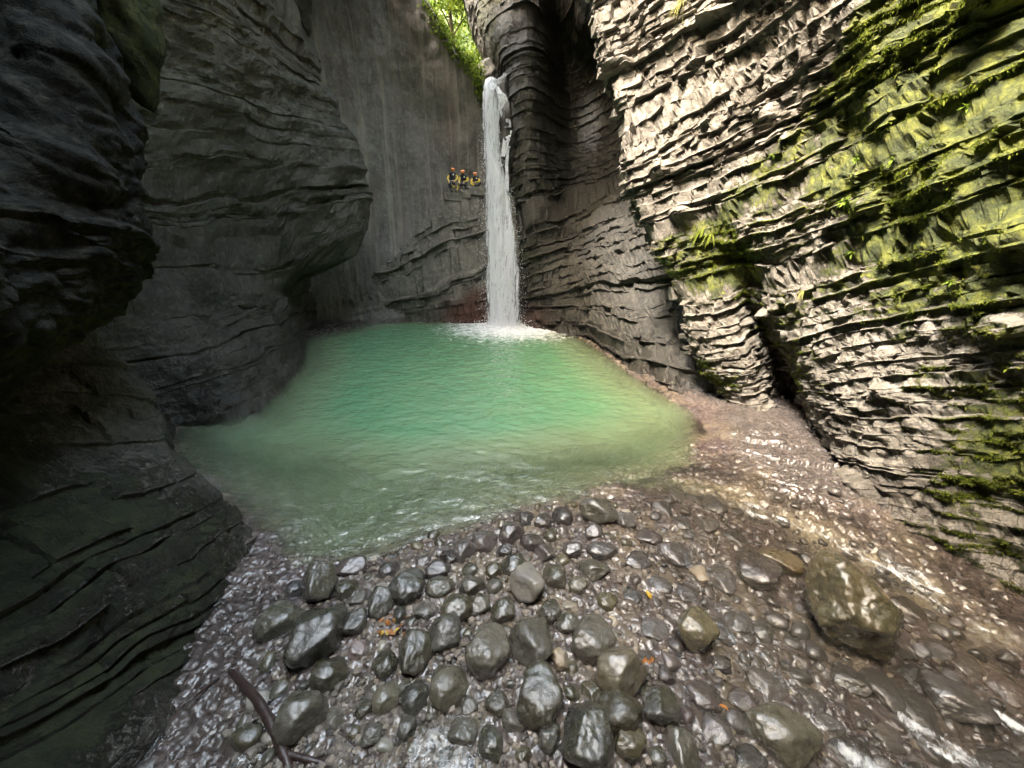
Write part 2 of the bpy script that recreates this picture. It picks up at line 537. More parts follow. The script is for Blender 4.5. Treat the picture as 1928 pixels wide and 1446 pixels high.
def strata(P, t, th=0.16, seed=1, amp=0.12, bamp=0.09, groove=0.1, wrange=(1.2, 5.0), warp=0.22, want_ids=False, gw=0.16):
    rs = np.random.RandomState(seed)
    s = layer_s(P, seed, warp)
    thick, b = layer_table(th, seed)
    k = np.clip(np.searchsorted(b, s) - 1, 0, 898)
    fr = (s - b[k]) / thick[k]
    wk = th * rs.uniform(*wrange, 900)
    ok = rs.uniform(0, 10, 900)
    tw = t + 0.10 * fbm(P * 1.7, 2, seed + 8) + 0.05 * fbm(P * 6, 1, seed + 9)
    q = (tw + ok[k]) / wk[k]
    j = np.floor(q)
    jf = q - j
    lay = rs.uniform(-1, 1, 900)
    d = amp * lay[k] * (0.6 + 0.6 * vnoise(np.stack([t * .5, k * 3.1, k * 0], 1), seed + 4))
    d = d + bamp * h2(k, j, seed)
    # sloping fracture faces within a block
    d = d + bamp * 0.7 * (jf - 0.5) * h2(k, j, seed + 1) + bamp * 0.5 * (fr - 0.5) * h2(k, j, seed + 2)
    gd = rs.rand(900) ** 2.0
    big = (rs.rand(900) < 0.06) * 1.4
    d = d - groove * (gd[k] + big[k]) * (1 - sstep(gw * .5, gw, fr))
    d = d - groove * 0.6 * (1 - sstep(0.10, 0.30, jf * wk[k] / th)) * (h2(k, j, seed + 5) > -.3)
    if want_ids:
        return d, k, j, thick[k], wk[k]
    return d

def patch(name, C, n, m, mat, disp, flip, moss=None, wet=None, red=None, smooth=False, parent=None, label=None, kind='structure', align=None):
    """rock surface: control grid -> smooth sheet -> displaced along its normal"""
    G = catmull(catmull(np.asarray(C, float), n, 0), m, 1)
    N = grid_normals(G)
    if align:
        GN = align_rows(np.concatenate([G, N], 2)[..., :3], *align)
        # carry the smooth normals over by nearest original row
        Nn_ = np.zeros_like(GN)
        for i in range(n):
            cum = np.concatenate([[0], np.cumsum(np.linalg.norm(np.diff(G[i], axis=0), axis=1))])
            j0 = ((GN[i][:, None] - G[i][None, ::4]) ** 2).sum(2).argmin(1) * 4
            Nn_[i] = N[i][j0]
        for _k in range(8):
            Nn_[:, 1:-1] = (Nn_[:, :-2] + Nn_[:, 1:-1] + Nn_[:, 2:]) / 3
        N = Nn_ / (np.linalg.norm(Nn_, axis=2, keepdims=True) + 1e-9)
        G = GN
        m = G.shape[1]
    if flip:
        N = -N
    P = G.reshape(-1, 3)
    Nn = N.reshape(-1, 3)
    d = disp(P, Nn)
    V = P + Nn * d[:, None]
    G2 = V.reshape(n, m, 3)
    N2 = grid_normals(G2)
    if flip:
        N2 = -N2
    N2 = N2.reshape(-1, 3)
    attrs = {}
    attrs['moss'] = moss(V, N2) if moss else np.zeros(len(V))
    attrs['wet'] = np.clip(wet(V, N2), 0, 1) if wet else np.zeros(len(V))
    attrs['red'] = np.clip(red(V, N2), 0, 1) if red else np.zeros(len(V))
    q = grid_quads(n, m, flip)
    e1, e2 = P[q[:, 2]] - P[q[:, 0]], P[q[:, 3]] - P[q[:, 1]]
    q = q[np.linalg.norm(np.cross(e1, e2), axis=1) > 1e-7]       # drop rows that collapsed at the sheet's ends
    me = mesh_from(name, V, q, smooth, attrs)
    o = link(name, me, mat, parent, label, None, None, kind)
    return o, P, Nn, V, N2, attrs

# ------------------------------------------------------------------ shoreline and ground
SHORE_PX = [(500, 1010), (430, 950), (320, 880), (330, 800), (470, 780), (560, 690), (570, 640), (700, 606), (780, 601), (975, 605),
            (1060, 622), (1110, 645), (1190, 705), (1310, 780), (1320, 885), (1240, 905), (1180, 912), (1100, 945), (980, 972), (880, 1005),
            (800, 1025), (720, 1052), (640, 1072), (545, 1080)]
SHORE = np.array([at_z(u, v)[:2] for u, v in SHORE_PX])

def shore_sd(x, y):
    """signed distance to the shoreline, positive inside the pool"""
    P = np.stack([x, y], 1)
    A = SHORE
    B = np.roll(SHORE, -1, 0)
    best = np.full(len(P), 1e9)
    inside = np.zeros(len(P), bool)
    for a, b in zip(A, B):
        ab = b - a
        t = np.clip(((P - a) @ ab) / (ab @ ab), 0, 1)
        dd = np.linalg.norm(P - a - t[:, None] * ab, axis=1)
        best = np.minimum(best, dd)
        c = ((a[1] > P[:, 1]) != (b[1] > P[:, 1]))
        xi = a[0] + (P[:, 1] - a[1]) / (b[1] - a[1] + 1e-12) * ab[0]
        inside ^= c & (P[:, 0] < xi)
    return np.where(inside, best, -best)

def seg_dist(x, y, pts):
    P = np.stack([x, y], 1)
    best = np.full(len(P), 1e9)
    for a, b in zip(pts[:-1], pts[1:]):
        a = np.array(a[:2]); b = np.array(b[:2])
        ab = b - a
        t = np.clip(((P - a) @ ab) / (ab @ ab), 0, 1)
        best = np.minimum(best, np.linalg.norm(P - a - t[:, None] * ab, axis=1))
    return best

CH1 = [at_z(u, v) for u, v in ((1200, 905), (1330, 925), (1450, 975), (1560, 1025), (1700, 1075), (1850, 1180), (2050, 1300))]
CH2 = [at_z(u, v) for u, v in ((1330, 1010), (1430, 1100), (1480, 1200), (1620, 1300), (1780, 1400), (1950, 1500))]
def ground_smooth(x, y):
    sd_ = shore_sd(x, y)
    near = sstep(13, 8, y)
    slope = 0.20 * near + 0.75 * (1 - near)
    bed = -np.minimum(2.8, np.maximum(sd_, 0) * slope + 0.03 * np.maximum(sd_, 0) ** 2)
    bar = np.minimum(0.13, np.maximum(-sd_, 0) * 0.12)
    fall = 0.05 * np.clip(x - 0.5, 0, 6) * sstep(7.5, 4.0, y) + 0.05 * np.clip(3.6 - y, 0, 6) * sstep(0, 3, x)
    g = np.where(sd_ > 0, bed, bar - fall)
    d1 = seg_dist(x, y, CH1)
    g = g - 0.10 * sstep(0.75, 0.1, d1) * (sd_ < 0.3)
    # rock shelf at the foot of the right cliff
    shelf = sstep(0.2, 1.2, -sd_) * sstep(5.2, 6.4, x + 0.10 * (y - 8)) * sstep(6.2, 7.2, y + 0.25 * (x - 6))
    g = g + 0.28 * shelf
    return g, sd_, shelf, d1

xs = np.concatenate([np.linspace(-16, -4.4, 50)[:-1], np.linspace(-4.4, 8.6, 430), np.linspace(8.6, 16, 30)[1:]])
ys = np.concatenate([np.linspace(-9, 1.8, 30)[:-1], np.linspace(1.8, 9.5, 290), np.linspace(9.5, 34, 110)[1:]])
GX, GY = np.meshgrid(xs, ys, indexing='ij')
gx_, gy_ = GX.ravel(), GY.ravel()
gg, gsd, gshelf, gd1 = ground_smooth(gx_, gy_)
PP = np.stack([gx_, gy_, gg * 0], 1)
bump_ = 0.05 * fbm(PP * 0.9, 3, 21) + 0.035 * fbm(PP * 4.5, 3, 25) + 0.018 * ridged(PP * 9, 2, 27)
def cells(P, s, seed):
    """rounded pebble relief: distance to jittered grid points"""
    q = P[:, :2] * s
    I = np.floor(q)
    best = np.full(len(P), 9.0)
    for dx in (-1, 0, 1):
        for dy in (-1, 0, 1):
            c = I + [dx, dy]
            jx = h2(c[:, 0], c[:, 1], seed) * .45 + .5
            jy = h2(c[:, 0], c[:, 1], seed + 1) * .45 + .5
            best = np.minimum(best, (c[:, 0] + jx - q[:, 0]) ** 2 + (c[:, 1] + jy - q[:, 1]) ** 2)
    return np.maximum(0, 1 - best * 2.2)
peb = cells(PP, 5.5, 3) ** 0.6 * 0.055 + cells(PP, 11, 5) ** 0.6 * 0.028
peb *= sstep(-0.2, 0.25, fbm(PP * 0.8, 2, 44) + 0.35)
rockf = gshelf
lays = strata(np.stack([gx_, gy_, gg + 0.9 * gx_ * 0], 1) * [1, 1, 1] + np.stack([gx_ * 0, gx_ * 0, 0.5 * gx_ + 0.35 * gy_], 1), gy_, 0.10, 77, .05, .03, .05) * 0.8
gz_ = gg + bump_ * 0.8 + (peb * (1 - rockf) + rockf * (lays * 1.8 + 0.06 * fbm(PP * 3, 3, 51))) * sstep(2.0, 0.2, gsd)
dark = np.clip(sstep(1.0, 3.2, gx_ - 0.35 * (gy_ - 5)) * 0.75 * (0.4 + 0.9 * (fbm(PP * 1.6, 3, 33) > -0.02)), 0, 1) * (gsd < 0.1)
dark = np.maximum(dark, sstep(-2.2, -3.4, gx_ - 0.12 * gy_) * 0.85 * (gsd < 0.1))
pale = np.clip(sstep(0.7, 0.15, gd1) * (0.35 + fbm(PP * 2.5, 3, 61)) * 1.3, 0, .9) * (gx_ > 1)
silt = sstep(-0.1, 0.9, gsd) * 0.9
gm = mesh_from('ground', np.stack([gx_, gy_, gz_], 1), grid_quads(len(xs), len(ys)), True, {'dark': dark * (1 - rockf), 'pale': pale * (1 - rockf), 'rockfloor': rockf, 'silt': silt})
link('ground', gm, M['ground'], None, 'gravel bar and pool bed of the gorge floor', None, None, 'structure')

def ground_at(x, y):
    a = np.array([float(x)]); b = np.array([float(y)])
    return float(ground_smooth(a, b)[0][0])

# ------------------------------------------------------------------ pool water
def sheet(name, xs_, ys_, keep, zfun, attrs_fun, mat, label):
    X, Y = np.meshgrid(xs_, ys_, indexing='ij')
    x, y = X.ravel(), Y.ravel()
    z = zfun(x, y)
    k = keep(x, y)
    q = grid_quads(len(xs_), len(ys_))
    q = q[k[q].any(1)]
    used = np.unique(q)
    rem = np.full(len(x), -1)
    rem[used] = np.arange(len(used))
    at = {a: v[used] for a, v in attrs_fun(x, y).items()}
    me = mesh_from(name, np.stack([x, y, z], 1)[used], rem[q], True, at)
    return link(name, me, mat, None, label, None, None, 'structure')

FALL_BASE = at_z(948, 606)
def pool_attrs(x, y):
    g, s_, _, _ = ground_smooth(x, y)
    r = np.hypot((x - FALL_BASE[0] - .6) / 5.2, (y - FALL_BASE[1] + 1.6) / 5.2)
    foam = np.clip(1.25 - .82 * r, 0, 1)
    P = np.stack([x, y, x * 0], 1)
    foam = foam + np.clip(0.28 - 0.05 * r, 0, .2) * 0
    return {'depth': np.maximum(0.0, -g), 'foam': foam}
def pool_z(x, y):
    P = np.stack([x, y, x * 0], 1)
    rr = np.hypot(x - FALL_BASE[0], y - FALL_BASE[1] + .8)
    amp = 0.02 + 0.10 * np.exp(-(rr / 2.2) ** 2)
    chop = 0.045 * fbm(P * [1.7, 2.6, 1], 3, 73, .55) + 0.022 * ridged(P * [3.1, 5.2, 1], 2, 76)
    return chop + amp * fbm(P * [1.3, 2.2, 1], 3, 71) + 0.22 * np.exp(-(rr / 0.9) ** 2) * (0.6 + .6 * fbm(P * 3, 2, 5))
sheet('pool_water', np.linspace(-13, 7.5, 330), 5.0 + 25.0 * (np.linspace(0, 1, 470) ** 1.35), lambda x, y: shore_sd(x, y) > -0.9, pool_z, pool_attrs, M['pool'], 'green pool below the waterfall')

PUD = at_z(850, 1400)
def stream_depth(x, y):
    g, s_, sh, d1 = ground_smooth(x, y)
    d2 = seg_dist(x, y, CH2)
    P = np.stack([x, y, x * 0], 1)
    a = 0.11 * sstep(1.1, 0.2, d1) + 0.11 * sstep(1.3, 0.2, d2) + 0.10 * sstep(1.2, 3.0, x - .3 * (y - 4))
    a = a + 0.11 * sstep(0.7, 0.2, np.hypot((x - PUD[0]) * .75, (y - PUD[1] + .2)))
    a = a + 0.07 * sstep(-2.3, -2.9, x) * sstep(5, 4, y)
    a = a * sstep(0.6, -0.1, s_) - 0.25 * sh
    return g, a + 0.02 * fbm(P * 1.2, 2, 81)
CHW = [at_z(u, v) for u, v in ((1400, 970), (1520, 1010), (1620, 1045), (1720, 1090), (1850, 1170), (2000, 1260))]
def stream_attrs(x, y):
    g, a = stream_depth(x, y)
    f = np.zeros(len(x))
    for u, v, r in ((1760, 1430, .95), (1900, 1360, .9), (1620, 1440, .5), (1440, 1420, .3), (2000, 1440, 1.0), (1850, 1180, .5)):
        c = at_z(u, v)
        f = np.maximum(f, (r > 0) * 0.62 * sstep(max(r, .01), 0.0, np.hypot(x - c[0], (y - c[1]))))
    f = np.maximum(f * 1.25, 0.55 * sstep(0.75, 0.05, seg_dist(x, y, CHW)))
    al, ac = .78 * x - .62 * y, .62 * x + .78 * y
    f = f * np.clip(.75 + 1.3 * fbm(np.stack([al * 1.3, ac * 7.0, x * 0], 1), 4, 91, .6), 0, 1.25)
    return {'depth': np.maximum(a, 0.0), 'foam': f}
def stream_z(x, y):
    g, a = stream_depth(x, y)
    P = np.stack([x, y, x * 0], 1)
    return g + a + 0.012 * fbm(P * 3.5, 3, 83) + 0.008
sheet('stream_water', np.linspace(-4.5, 8.6, 330), np.linspace(1.2, 8.6, 190), lambda x, y: stream_depth(x, y)[1] > 0.015, stream_z, stream_attrs, M['stream'], 'shallow stream running off over the stones')

# ------------------------------------------------------------------ right cliff
def Wy(L):
    return np.array([at_y(*q) for q in L])
TR = np.array([-0.42, 0.9, 0.0])
c1 = Wy([(1385, 800, 11.4), (1370, 760, 12.0), (1300, 640, 12.3), (1270, 540, 12.8), (1200, 390, 13.5), (1160, 200, 14.3), (1130, 110, 15.0), (1115, 0, 15.5), (1100, -150, 16)])
c0 = c1 + np.array([2.6, 3.0, 0])
c2a = Wy([(1440, 810, 10.2), (1425, 760, 10.9), (1390, 640, 11.2), (1350, 520, 11.6), (1275, 370, 12.5), (1225, 190, 13.4), (1190, 90, 14.0), (1170, -10, 14.5), (1155, -150, 15)])
c2 = Wy([(1535, 880, 10.0), (1500, 780, 11.9), (1470, 670, 12.1), (1415, 560, 11.5), (1350, 370, 11.6), (1300, 180, 12.4), (1250, 50, 13.0), (1225, -30, 13.6), (1210, -150, 14)])
c3 = Wy([(1605, 930, 7.1), (1590, 870, 7.5), (1560, 760, 8.1), (1535, 650, 8.8), (1500, 490, 9.6), (1450, 320, 10.4), (1400, 150, 11.2), (1360, 10, 11.8), (1330, -150, 12.3)])
c4 = Wy([(1780, 1030, 5.5), (1760, 930, 5.9), (1740, 780, 6.4), (1710, 640, 7), (1670, 460, 7.8), (1620, 300, 8.5), (1570, 140, 9.1), (1520, 0, 9.6), (1480, -150, 10)])
c5 = Wy([(1935, 1110, 4.6), (1930, 980, 5), (1920, 820, 5.3), (1910, 650, 5.6), (1890, 470, 6), (1860, 300, 6.4), (1840, 140, 6.9), (1820, 0, 7.3), (1790, -150, 7.8)])
c6 = np.array([(8.4, 2.2, z) for z in (-.6, .9, 2.2, 3.6, 5.2, 6.8, 8.4, 10, 11.8)]) + np.array([[-.05 * i, 0, 0] for i in range(9)])
c7 = np.array([(8.8, -3, z) for z in (-.6, .9, 2.2, 3.6, 5.2, 6.8, 8.4, 10, 11.8)])
c8 = np.array([(8.0, -9, z) for z in (-.6, .9, 2.2, 3.6, 5.2, 6.8, 8.4, 10, 11.8)])
CR = np.stack([c0, c1, c2a, c2, c3, c4, c5, c6, c7, c8], 0)
lo = CR[:, :1].copy(); lo[..., 2] -= 1.2
hi = CR[:, -1:].copy() + np.array([-.2, .1, 3.0])
CR = np.concatenate([lo, CR, hi], 1)
right_ids = {}
def disp_right(P, N):
    t = P @ TR
    d, k, j, th, wk = strata(P, t, 0.10, 5, 0.065, 0.085, 0.095, (1.8, 5.5), .09, want_ids=True)
    right_ids.update(k=k, j=j, th=th, wk=wk, t=t)
    soft = sstep(4.6, 2.2, P[:, 2] + 0.25 * P[:, 1] - 1.2)
    d = d * (1 - 0.45 * soft)
    d = d + 0.20 * fbm(P * 0.45, 3, 101) + 0.07 * fbm(P * 1.7, 3, 104) + 0.028 * fbm(P * 8, 2, 107)
    d = d + sstep(.5, -.5, P[:, 2] - 5.8 - (12.2 - P[:, 1]) * .92) * (.06 * fbm(P * 5, 3, 117) + .05 * np.maximum(0, ridged(P * 3.2, 2, 119)))
    d = d - 0.35 * sstep(0.35, 0.7, fbm(P * [0.8, 0.8, 1.6], 2, 111)) + soft * 0.10 * ridged(P * [2.0, 2.0, 4.5], 2, 113)
    return d
def moss_right(V, N):
    lim = 5.8 + (12.2 - V[:, 1]) * 0.92
    m = sstep(0.35, -0.35, V[:, 2] - lim)
    up = N[:, 2]
    base = 0.47 + 0.35 * up + 0.60 * fbm(V * 0.55, 3, 121) + .2 * fbm(V * 2.5, 2, 123)
    zone = 0.55 * sstep(9.5, 7.0, V[:, 1]) * sstep(3.0, 5.5, V[:, 2]) - 0.32 * sstep(4.4, 3.2, V[:, 2]) * sstep(5.5, 7.2, V[:, 1]) - 0.18 * sstep(1.2, 0.4, V[:, 2])
    edge = 0.28 * np.exp(-((V[:, 2] - lim + 0.5) / 0.6) ** 2) * sstep(12.5, 11, V[:, 1])
    return np.clip((base + zone + edge) * m + 0.22 * (1 - m) * (fbm(V * 1.1, 2, 125) > 0.22), 0, 1)
def wet_low(zc):
    return lambda V, N: sstep(zc, 0.1, V[:, 2] + 0.5 * fbm(V * 0.9, 2, 131))
right_cliff, RP, RN, RV, RN2, RA = patch('right_cliff', CR, 500, 430, M['rock_right'], disp_right, True, moss_right, wet_low(1.3),
                                         label='layered limestone cliff with bright moss on the right of the pool', align=(.10, 5, .09, (.015, .12, .2, .6, .985)))

# stone blocks that stand proud of the layers
BLOCKS = []
rsb = np.random.RandomState(3)
for i in range(14):
    bm = bmesh.new()
    bmesh.ops.create_cube(bm, size=1.0)
    for v in bm.verts:
        v.co += Vector(rsb.uniform(-.10, .10, 3))
    bmesh.ops.bevel(bm, geom=list(bm.edges), offset=0.05, segments=1, affect='EDGES', profile=0.5)
    for v in bm.verts:
        v.co += Vector(rsb.uniform(-.02, .02, 3))
    me = bpy.data.meshes.new('stone_block')
    bm.to_mesh(me)
    bm.free()
    BLOCKS.append(me)

def block_cells(P, V, N, k, j, th, wk, minn=6):
    key = k.astype(np.int64) * 100000 + (j.astype(np.int64) + 50000)
    u, inv, cnt = np.unique(key, return_inverse=True, return_counts=True)
    c = np.stack([np.bincount(inv, V[:, a]) / cnt for a in range(3)], 1)
    n = np.stack([np.bincount(inv, N[:, a]) / cnt for a in range(3)], 1)
    n /= np.linalg.norm(n, axis=1, keepdims=True) + 1e-9
    T = np.bincount(inv, th) / cnt
    Wd = np.bincount(inv, wk) / cnt
    ok = cnt >= minn
    return c[ok], n[ok], T[ok], Wd[ok]

def cell_mean(ids, a, minn=6):
    key = ids['k'].astype(np.int64) * 100000 + (ids['j'].astype(np.int64) + 50000)
    u, inv, cnt = np.unique(key, return_inverse=True, return_counts=True)
    return (np.bincount(inv, a) / cnt)[cnt >= minn]

def project(c):
    q = c - np.array([0, 0, CH])
    fw = np.array([0, math.cos(PITCH), -math.sin(PITCH)])
    up = np.array([0, math.sin(PITCH), math.cos(PITCH)])
    z = q @ fw
    return 964 + F * q[:, 0] / z, 723 - F * (q @ up) / z, z

def make_blocks(parent, mat, P, V, N, ids, region, count, rest, seed, out=(0.0, .09), stuff_name='stone_blocks', moss_keep=None, bias=None, nbar=None):
    rs = np.random.RandomState(seed)
    c, n, T, Wd = block_cells(P, V, N, ids['k'], ids['j'], ids['th'], ids['wk'])
    u, v, z = project(c)
    vis = region(u, v) & (z > 1) & ((moss_keep is None) or (cell_mean(ids, moss_keep) < .5)) & ((n * (np.array([0, 0, CH]) - c)).sum(1) > 0)
    idx = np.where(vis)[0]
    size = np.sqrt(T[idx] * np.minimum(Wd[idx], .8)) / z[idx]
    order = idx[np.argsort(-size * rs.uniform(.5, 1.2, len(idx)) * (1 if bias is None else bias(u[idx], v[idx])))]
    def frame(i):
        nn = n[i] * .5 + (nbar if nbar is not None else n[i]) * .5
        nn[2] *= 0.3
        nn /= np.linalg.norm(nn)
        e_t = np.cross(nn, [0, 0, 1.0]); e_t /= np.linalg.norm(e_t)
        dz = (0.20 * e_t[0] - (1.0 if c[i, 1] < 10 else .1) * np.clip(0.42 - 0.04 * c[i, 2], .06, .34) * e_t[1])
        e_t = e_t + np.array([0, 0, dz]); e_t -= nn * (e_t @ nn); e_t /= np.linalg.norm(e_t)
        e_s = np.cross(e_t, nn)
        wdt = min(Wd[i], .95) * rs.uniform(.55, .95)
        dp = rs.uniform(.25, .45)
        o = c[i] + nn * (rs.uniform(*out) - dp * .5 + .02)
        Mx = np.eye(4)
        a = rs.uniform(-.18, .18)
        e_t2 = e_t * math.cos(a) + nn * math.sin(a)
        n2 = nn * math.cos(a) - e_t * math.sin(a)
        Mx[:3, 0] = e_t2 * wdt; Mx[:3, 1] = n2 * dp; Mx[:3, 2] = np.cross(e_t2, n2) * T[i] * rs.uniform(.7, .98)
        Mx[:3, 3] = o
        return Matrix(Mx.tolist())
    for me in BLOCKS:
        if len(me.materials) == 0:
            me.materials.append(mat)
    for i in order[:count]:
        src = BLOCKS[rs.randint(len(BLOCKS))]
        o = bpy.data.objects.new('stone_block', src)
        COL.objects.link(o)
        o.parent = parent
        o.matrix_world = frame(i)
        o.material_slots[0].link = 'OBJECT'
        o.material_slots[0].material = mat
    rest_i = order[count:count + rest]
    if len(rest_i):
        VV, QQ, base = [], [], 0
        tri_src = []
        for me in BLOCKS:
            co = np.array([x.co for x in me.vertices])
            tri_src.append((co, [list(p.vertices) for p in me.polygons]))
        faces, verts = [], []
        for i in rest_i:
            co, fs = tri_src[rs.randint(len(BLOCKS))]
            mt = np.array(frame(i))
            verts.append(co @ mt[:3, :3].T + mt[:3, 3])
            faces.extend([[a + base for a in f_] for f_ in fs])
            base += len(co)
        me = bpy.data.meshes.new(stuff_name)
        me.from_pydata(np.concatenate(verts).tolist(), [], faces)
        link(stuff_name, me, mat, parent, None, None, None, 'stuff')

in_frame = lambda u, v: (u > 1100) & (u < 1990) & (v > -40) & (v < 1100)
make_blocks(right_cliff, M['rock_right'], RP, RV, RN, right_ids, lambda u, v: in_frame(u, v) & (v < 900), 290, 3600, 9, bias=lambda u, v: np.where(v < 560 - .62 * np.maximum(u - 1350, 0), 3.0, .6), nbar=np.array([-.86, -.5, .05]), moss_keep=RA['moss'])

# ------------------------------------------------------------------ recess wall to the right of the fall
b1 = Wy([(990, 650, 26.2), (985, 605, 27), (975, 480, 27.4), (966, 330, 27.6), (962, 220, 28), (945, 140, 28.5), (912, 80, 29.5), (878, 0, 30.5), (850, -150, 31)])
b0 = b1 + np.array([0.6, 9, 0])
b2 = Wy([(1030, 655, 23.2), (1030, 620, 24.5), (1022, 540, 25.2), (1010, 430, 25.4), (1000, 320, 25.4), (1000, 210, 25.6), (1000, 110, 26), (985, 30, 27), (960, -150, 28)])
b3 = Wy([(1108, 680, 20), (1105, 640, 21.7), (1090, 560, 23.2), (1085, 450, 26.5), (1080, 330, 30), (1075, 220, 31.5), (1065, 120, 31.5), (1050, 30, 30), (1035, -150, 28)])
b4 = Wy([(1195, 740, 15), (1190, 698, 15.9), (1190, 600, 17.3), (1188, 480, 20.5), (1185, 350, 25.5), (1165, 220, 28), (1140, 120, 28), (1115, 20, 26), (1100, -150, 23)])
b5 = Wy([(1320, 810, 11.2), (1325, 765, 12.2), (1335, 640, 13.5), (1320, 540, 14.5), (1280, 390, 16), (1230, 200, 17.5), (1200, 110, 18), (1180, 0, 18), (1170, -150, 18)])
b6 = Wy([(1450, 810, 12.0), (1450, 750, 12.8), (1450, 640, 13.5), (1420, 540, 14), (1380, 390, 15), (1320, 200, 16), (1290, 110, 17), (1270, 0, 17), (1260, -150, 17)])
CB = np.stack([b0, b1, b2, b3, b4, b5, b6], 0)
lo = CB[:, :1].copy(); lo[..., 2] -= 2.0
hi = CB[:, -1:].copy() + np.array([0, 1.0, 4.0])
CB = np.concatenate([lo, CB, hi], 1)
rec_ids = {}
def disp_rec(P, N):
    t = P @ np.array([0.55, -0.83, 0])
    d, k, j, th, wk = strata(P, t, 0.20, 15, 0.10, 0.11, 0.17, (1.4, 5), want_ids=True)
    rec_ids.update(k=k, j=j, th=th, wk=wk)
    lo_ = sstep(10.5, 7.5, P[:, 2])
    d = d * (0.35 + 0.65 * lo_)
    return d + 0.22 * fbm(P * 0.28, 3, 141) + 0.12 * fbm(P * 1.1, 3, 144) + 0.10 * (1 - lo_) * ridged(P * [0.8, .8, .25], 3, 147) + 0.03 * fbm(P * 5, 2, 148)
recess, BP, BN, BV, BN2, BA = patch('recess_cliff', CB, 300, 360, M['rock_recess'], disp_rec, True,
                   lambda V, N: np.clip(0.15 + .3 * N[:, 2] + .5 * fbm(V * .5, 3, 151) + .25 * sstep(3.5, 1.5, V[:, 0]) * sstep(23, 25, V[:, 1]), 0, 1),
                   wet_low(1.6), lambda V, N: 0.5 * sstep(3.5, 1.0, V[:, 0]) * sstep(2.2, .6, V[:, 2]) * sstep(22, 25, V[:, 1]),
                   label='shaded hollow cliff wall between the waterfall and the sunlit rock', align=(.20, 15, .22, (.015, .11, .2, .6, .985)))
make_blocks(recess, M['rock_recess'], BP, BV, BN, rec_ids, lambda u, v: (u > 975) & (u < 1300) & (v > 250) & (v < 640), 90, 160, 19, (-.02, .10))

# ------------------------------------------------------------------ back cliff
us = [470, 560, 640, 710, 780, 830, 870, 915, 960, 1040]
yb = [23.5, 25.0, 26.6, 27.6, 28.3, 28.6, 28.7, 28.8, 29.4, 30.2]
tops = [-260, -240, -200, -140, -35, 55, 120, 168, 168, 150]
CA = []
for u, y, tp in zip(us, yb, tops):
    col = [at_y(u, 660, y - .8)]
    for i, fr in enumerate(np.linspace(0, 1, 8)):
        col.append(at_y(u, 606 + (tp - 606) * fr, y - 0.9 * (1 - fr) ** 3 + 0.9 * math.sin(fr * 3.0) - .2))
    col.append(col[-1] + np.array([0, 0.8, 0.1]))
    col.append(col[-2] + np.array([0, 8.0, 0.5]))
    CA.append(col)
CA = np.array(CA)
def disp_back(P, N):
    low = sstep(5.5, 2.5, P[:, 2]) * 0.8 + 0.1
    d = strata(P, P[:, 0], 0.34, 23, 0.05, 0.05, 0.12, (1.5, 6)) * low
    d = d + 0.32 * fbm(P * 0.3, 3, 161) + 0.07 * fbm(P * [1.6, 1.6, .35], 3, 164) + 0.05 * fbm(P * 2.2, 3, 166)
    return d
back, *_ = patch('back_cliff', CA, 300, 330, M['rock_back'], disp_back, True,
                 lambda V, N: np.clip(.12 + .3 * N[:, 2] + .3 * fbm(V * .5, 3, 171) + .5 * sstep(1.3, .2, np.abs(V[:, 2] - 10.2) * .6 + np.abs(V[:, 0] + 2.8) * .4), 0, 1) * .75,
                 wet_low(1.0), None, True, label='pale streaked rock wall behind the waterfall')

# layered buttress carrying the ledge
us = [670, 720, 770, 810, 845, 875, 905, 935, 985]
yb = [27.2, 26.9, 26.6, 26.4, 26.2, 26.2, 26.3, 26.6, 27.4]
tops = [540, 505, 455, 402, 366, 362, 354, 352, 352]
CL = []
for u, y, tp in zip(us, yb, tops):
    col = [at_y(u, 650, y + .2)]
    for i, fr in enumerate(np.linspace(0, 1, 6)):
        col.append(at_y(u, 608 + (tp - 608) * fr, y + 0.5 * (1 - fr) ** 2))
    col.append(col[-1] + np.array([0, 0.35, 0.02]))
    col.append(col[-2] + np.array([0, 1.3, 0.05]))
    col.append(col[-3] + np.array([0, 3.0, -.2]))
    CL.append(col)
led_ids = {}
def disp_led(P, N):
    d, k, j, th, wk = strata(P, P[:, 0], 0.26, 31, 0.12, 0.11, 0.20, (1.2, 4), want_ids=True)
    led_ids.update(k=k, j=j, th=th, wk=wk)
    topm = sstep(0.5, 0.85, N[:, 2])
    d = d * (1 - .9 * topm) * sstep(-10.2, -8.2, P[:, 0])
    return d + (0.14 * fbm(P * .5, 3, 181) + 0.05 * fbm(P * 2, 3, 183)) * (1 - .8 * topm)
buttress, LP_, LN_, LV_, LN2_, LA_ = patch('ledge_buttress', np.array(CL), 220, 260, M['rock_ledge'], disp_led, True,
                   lambda V, N: np.clip(.16 + .2 * N[:, 2] + .45 * fbm(V * .6, 3, 191), 0, 1) * .7, wet_low(2.4),
                   lambda V, N: sstep(3.6, 1.2, np.hypot(V[:, 0] + 2.2, (V[:, 2] - .6) * 1.5) + .8 * fbm(V * .9, 2, 195)) * .9,
                   label='layered rock buttress with a ledge beside the waterfall', align=(.26, 31, .22, (.015, .09, .17, .4, .6, .8, .985)))
make_blocks(buttress, M['rock_ledge'], LP_, LV_, LN_, led_ids, lambda u, v: (u > 770) & (u < 925) & (v > 368) & (v < 560), 90, 120, 29, (0, .16))

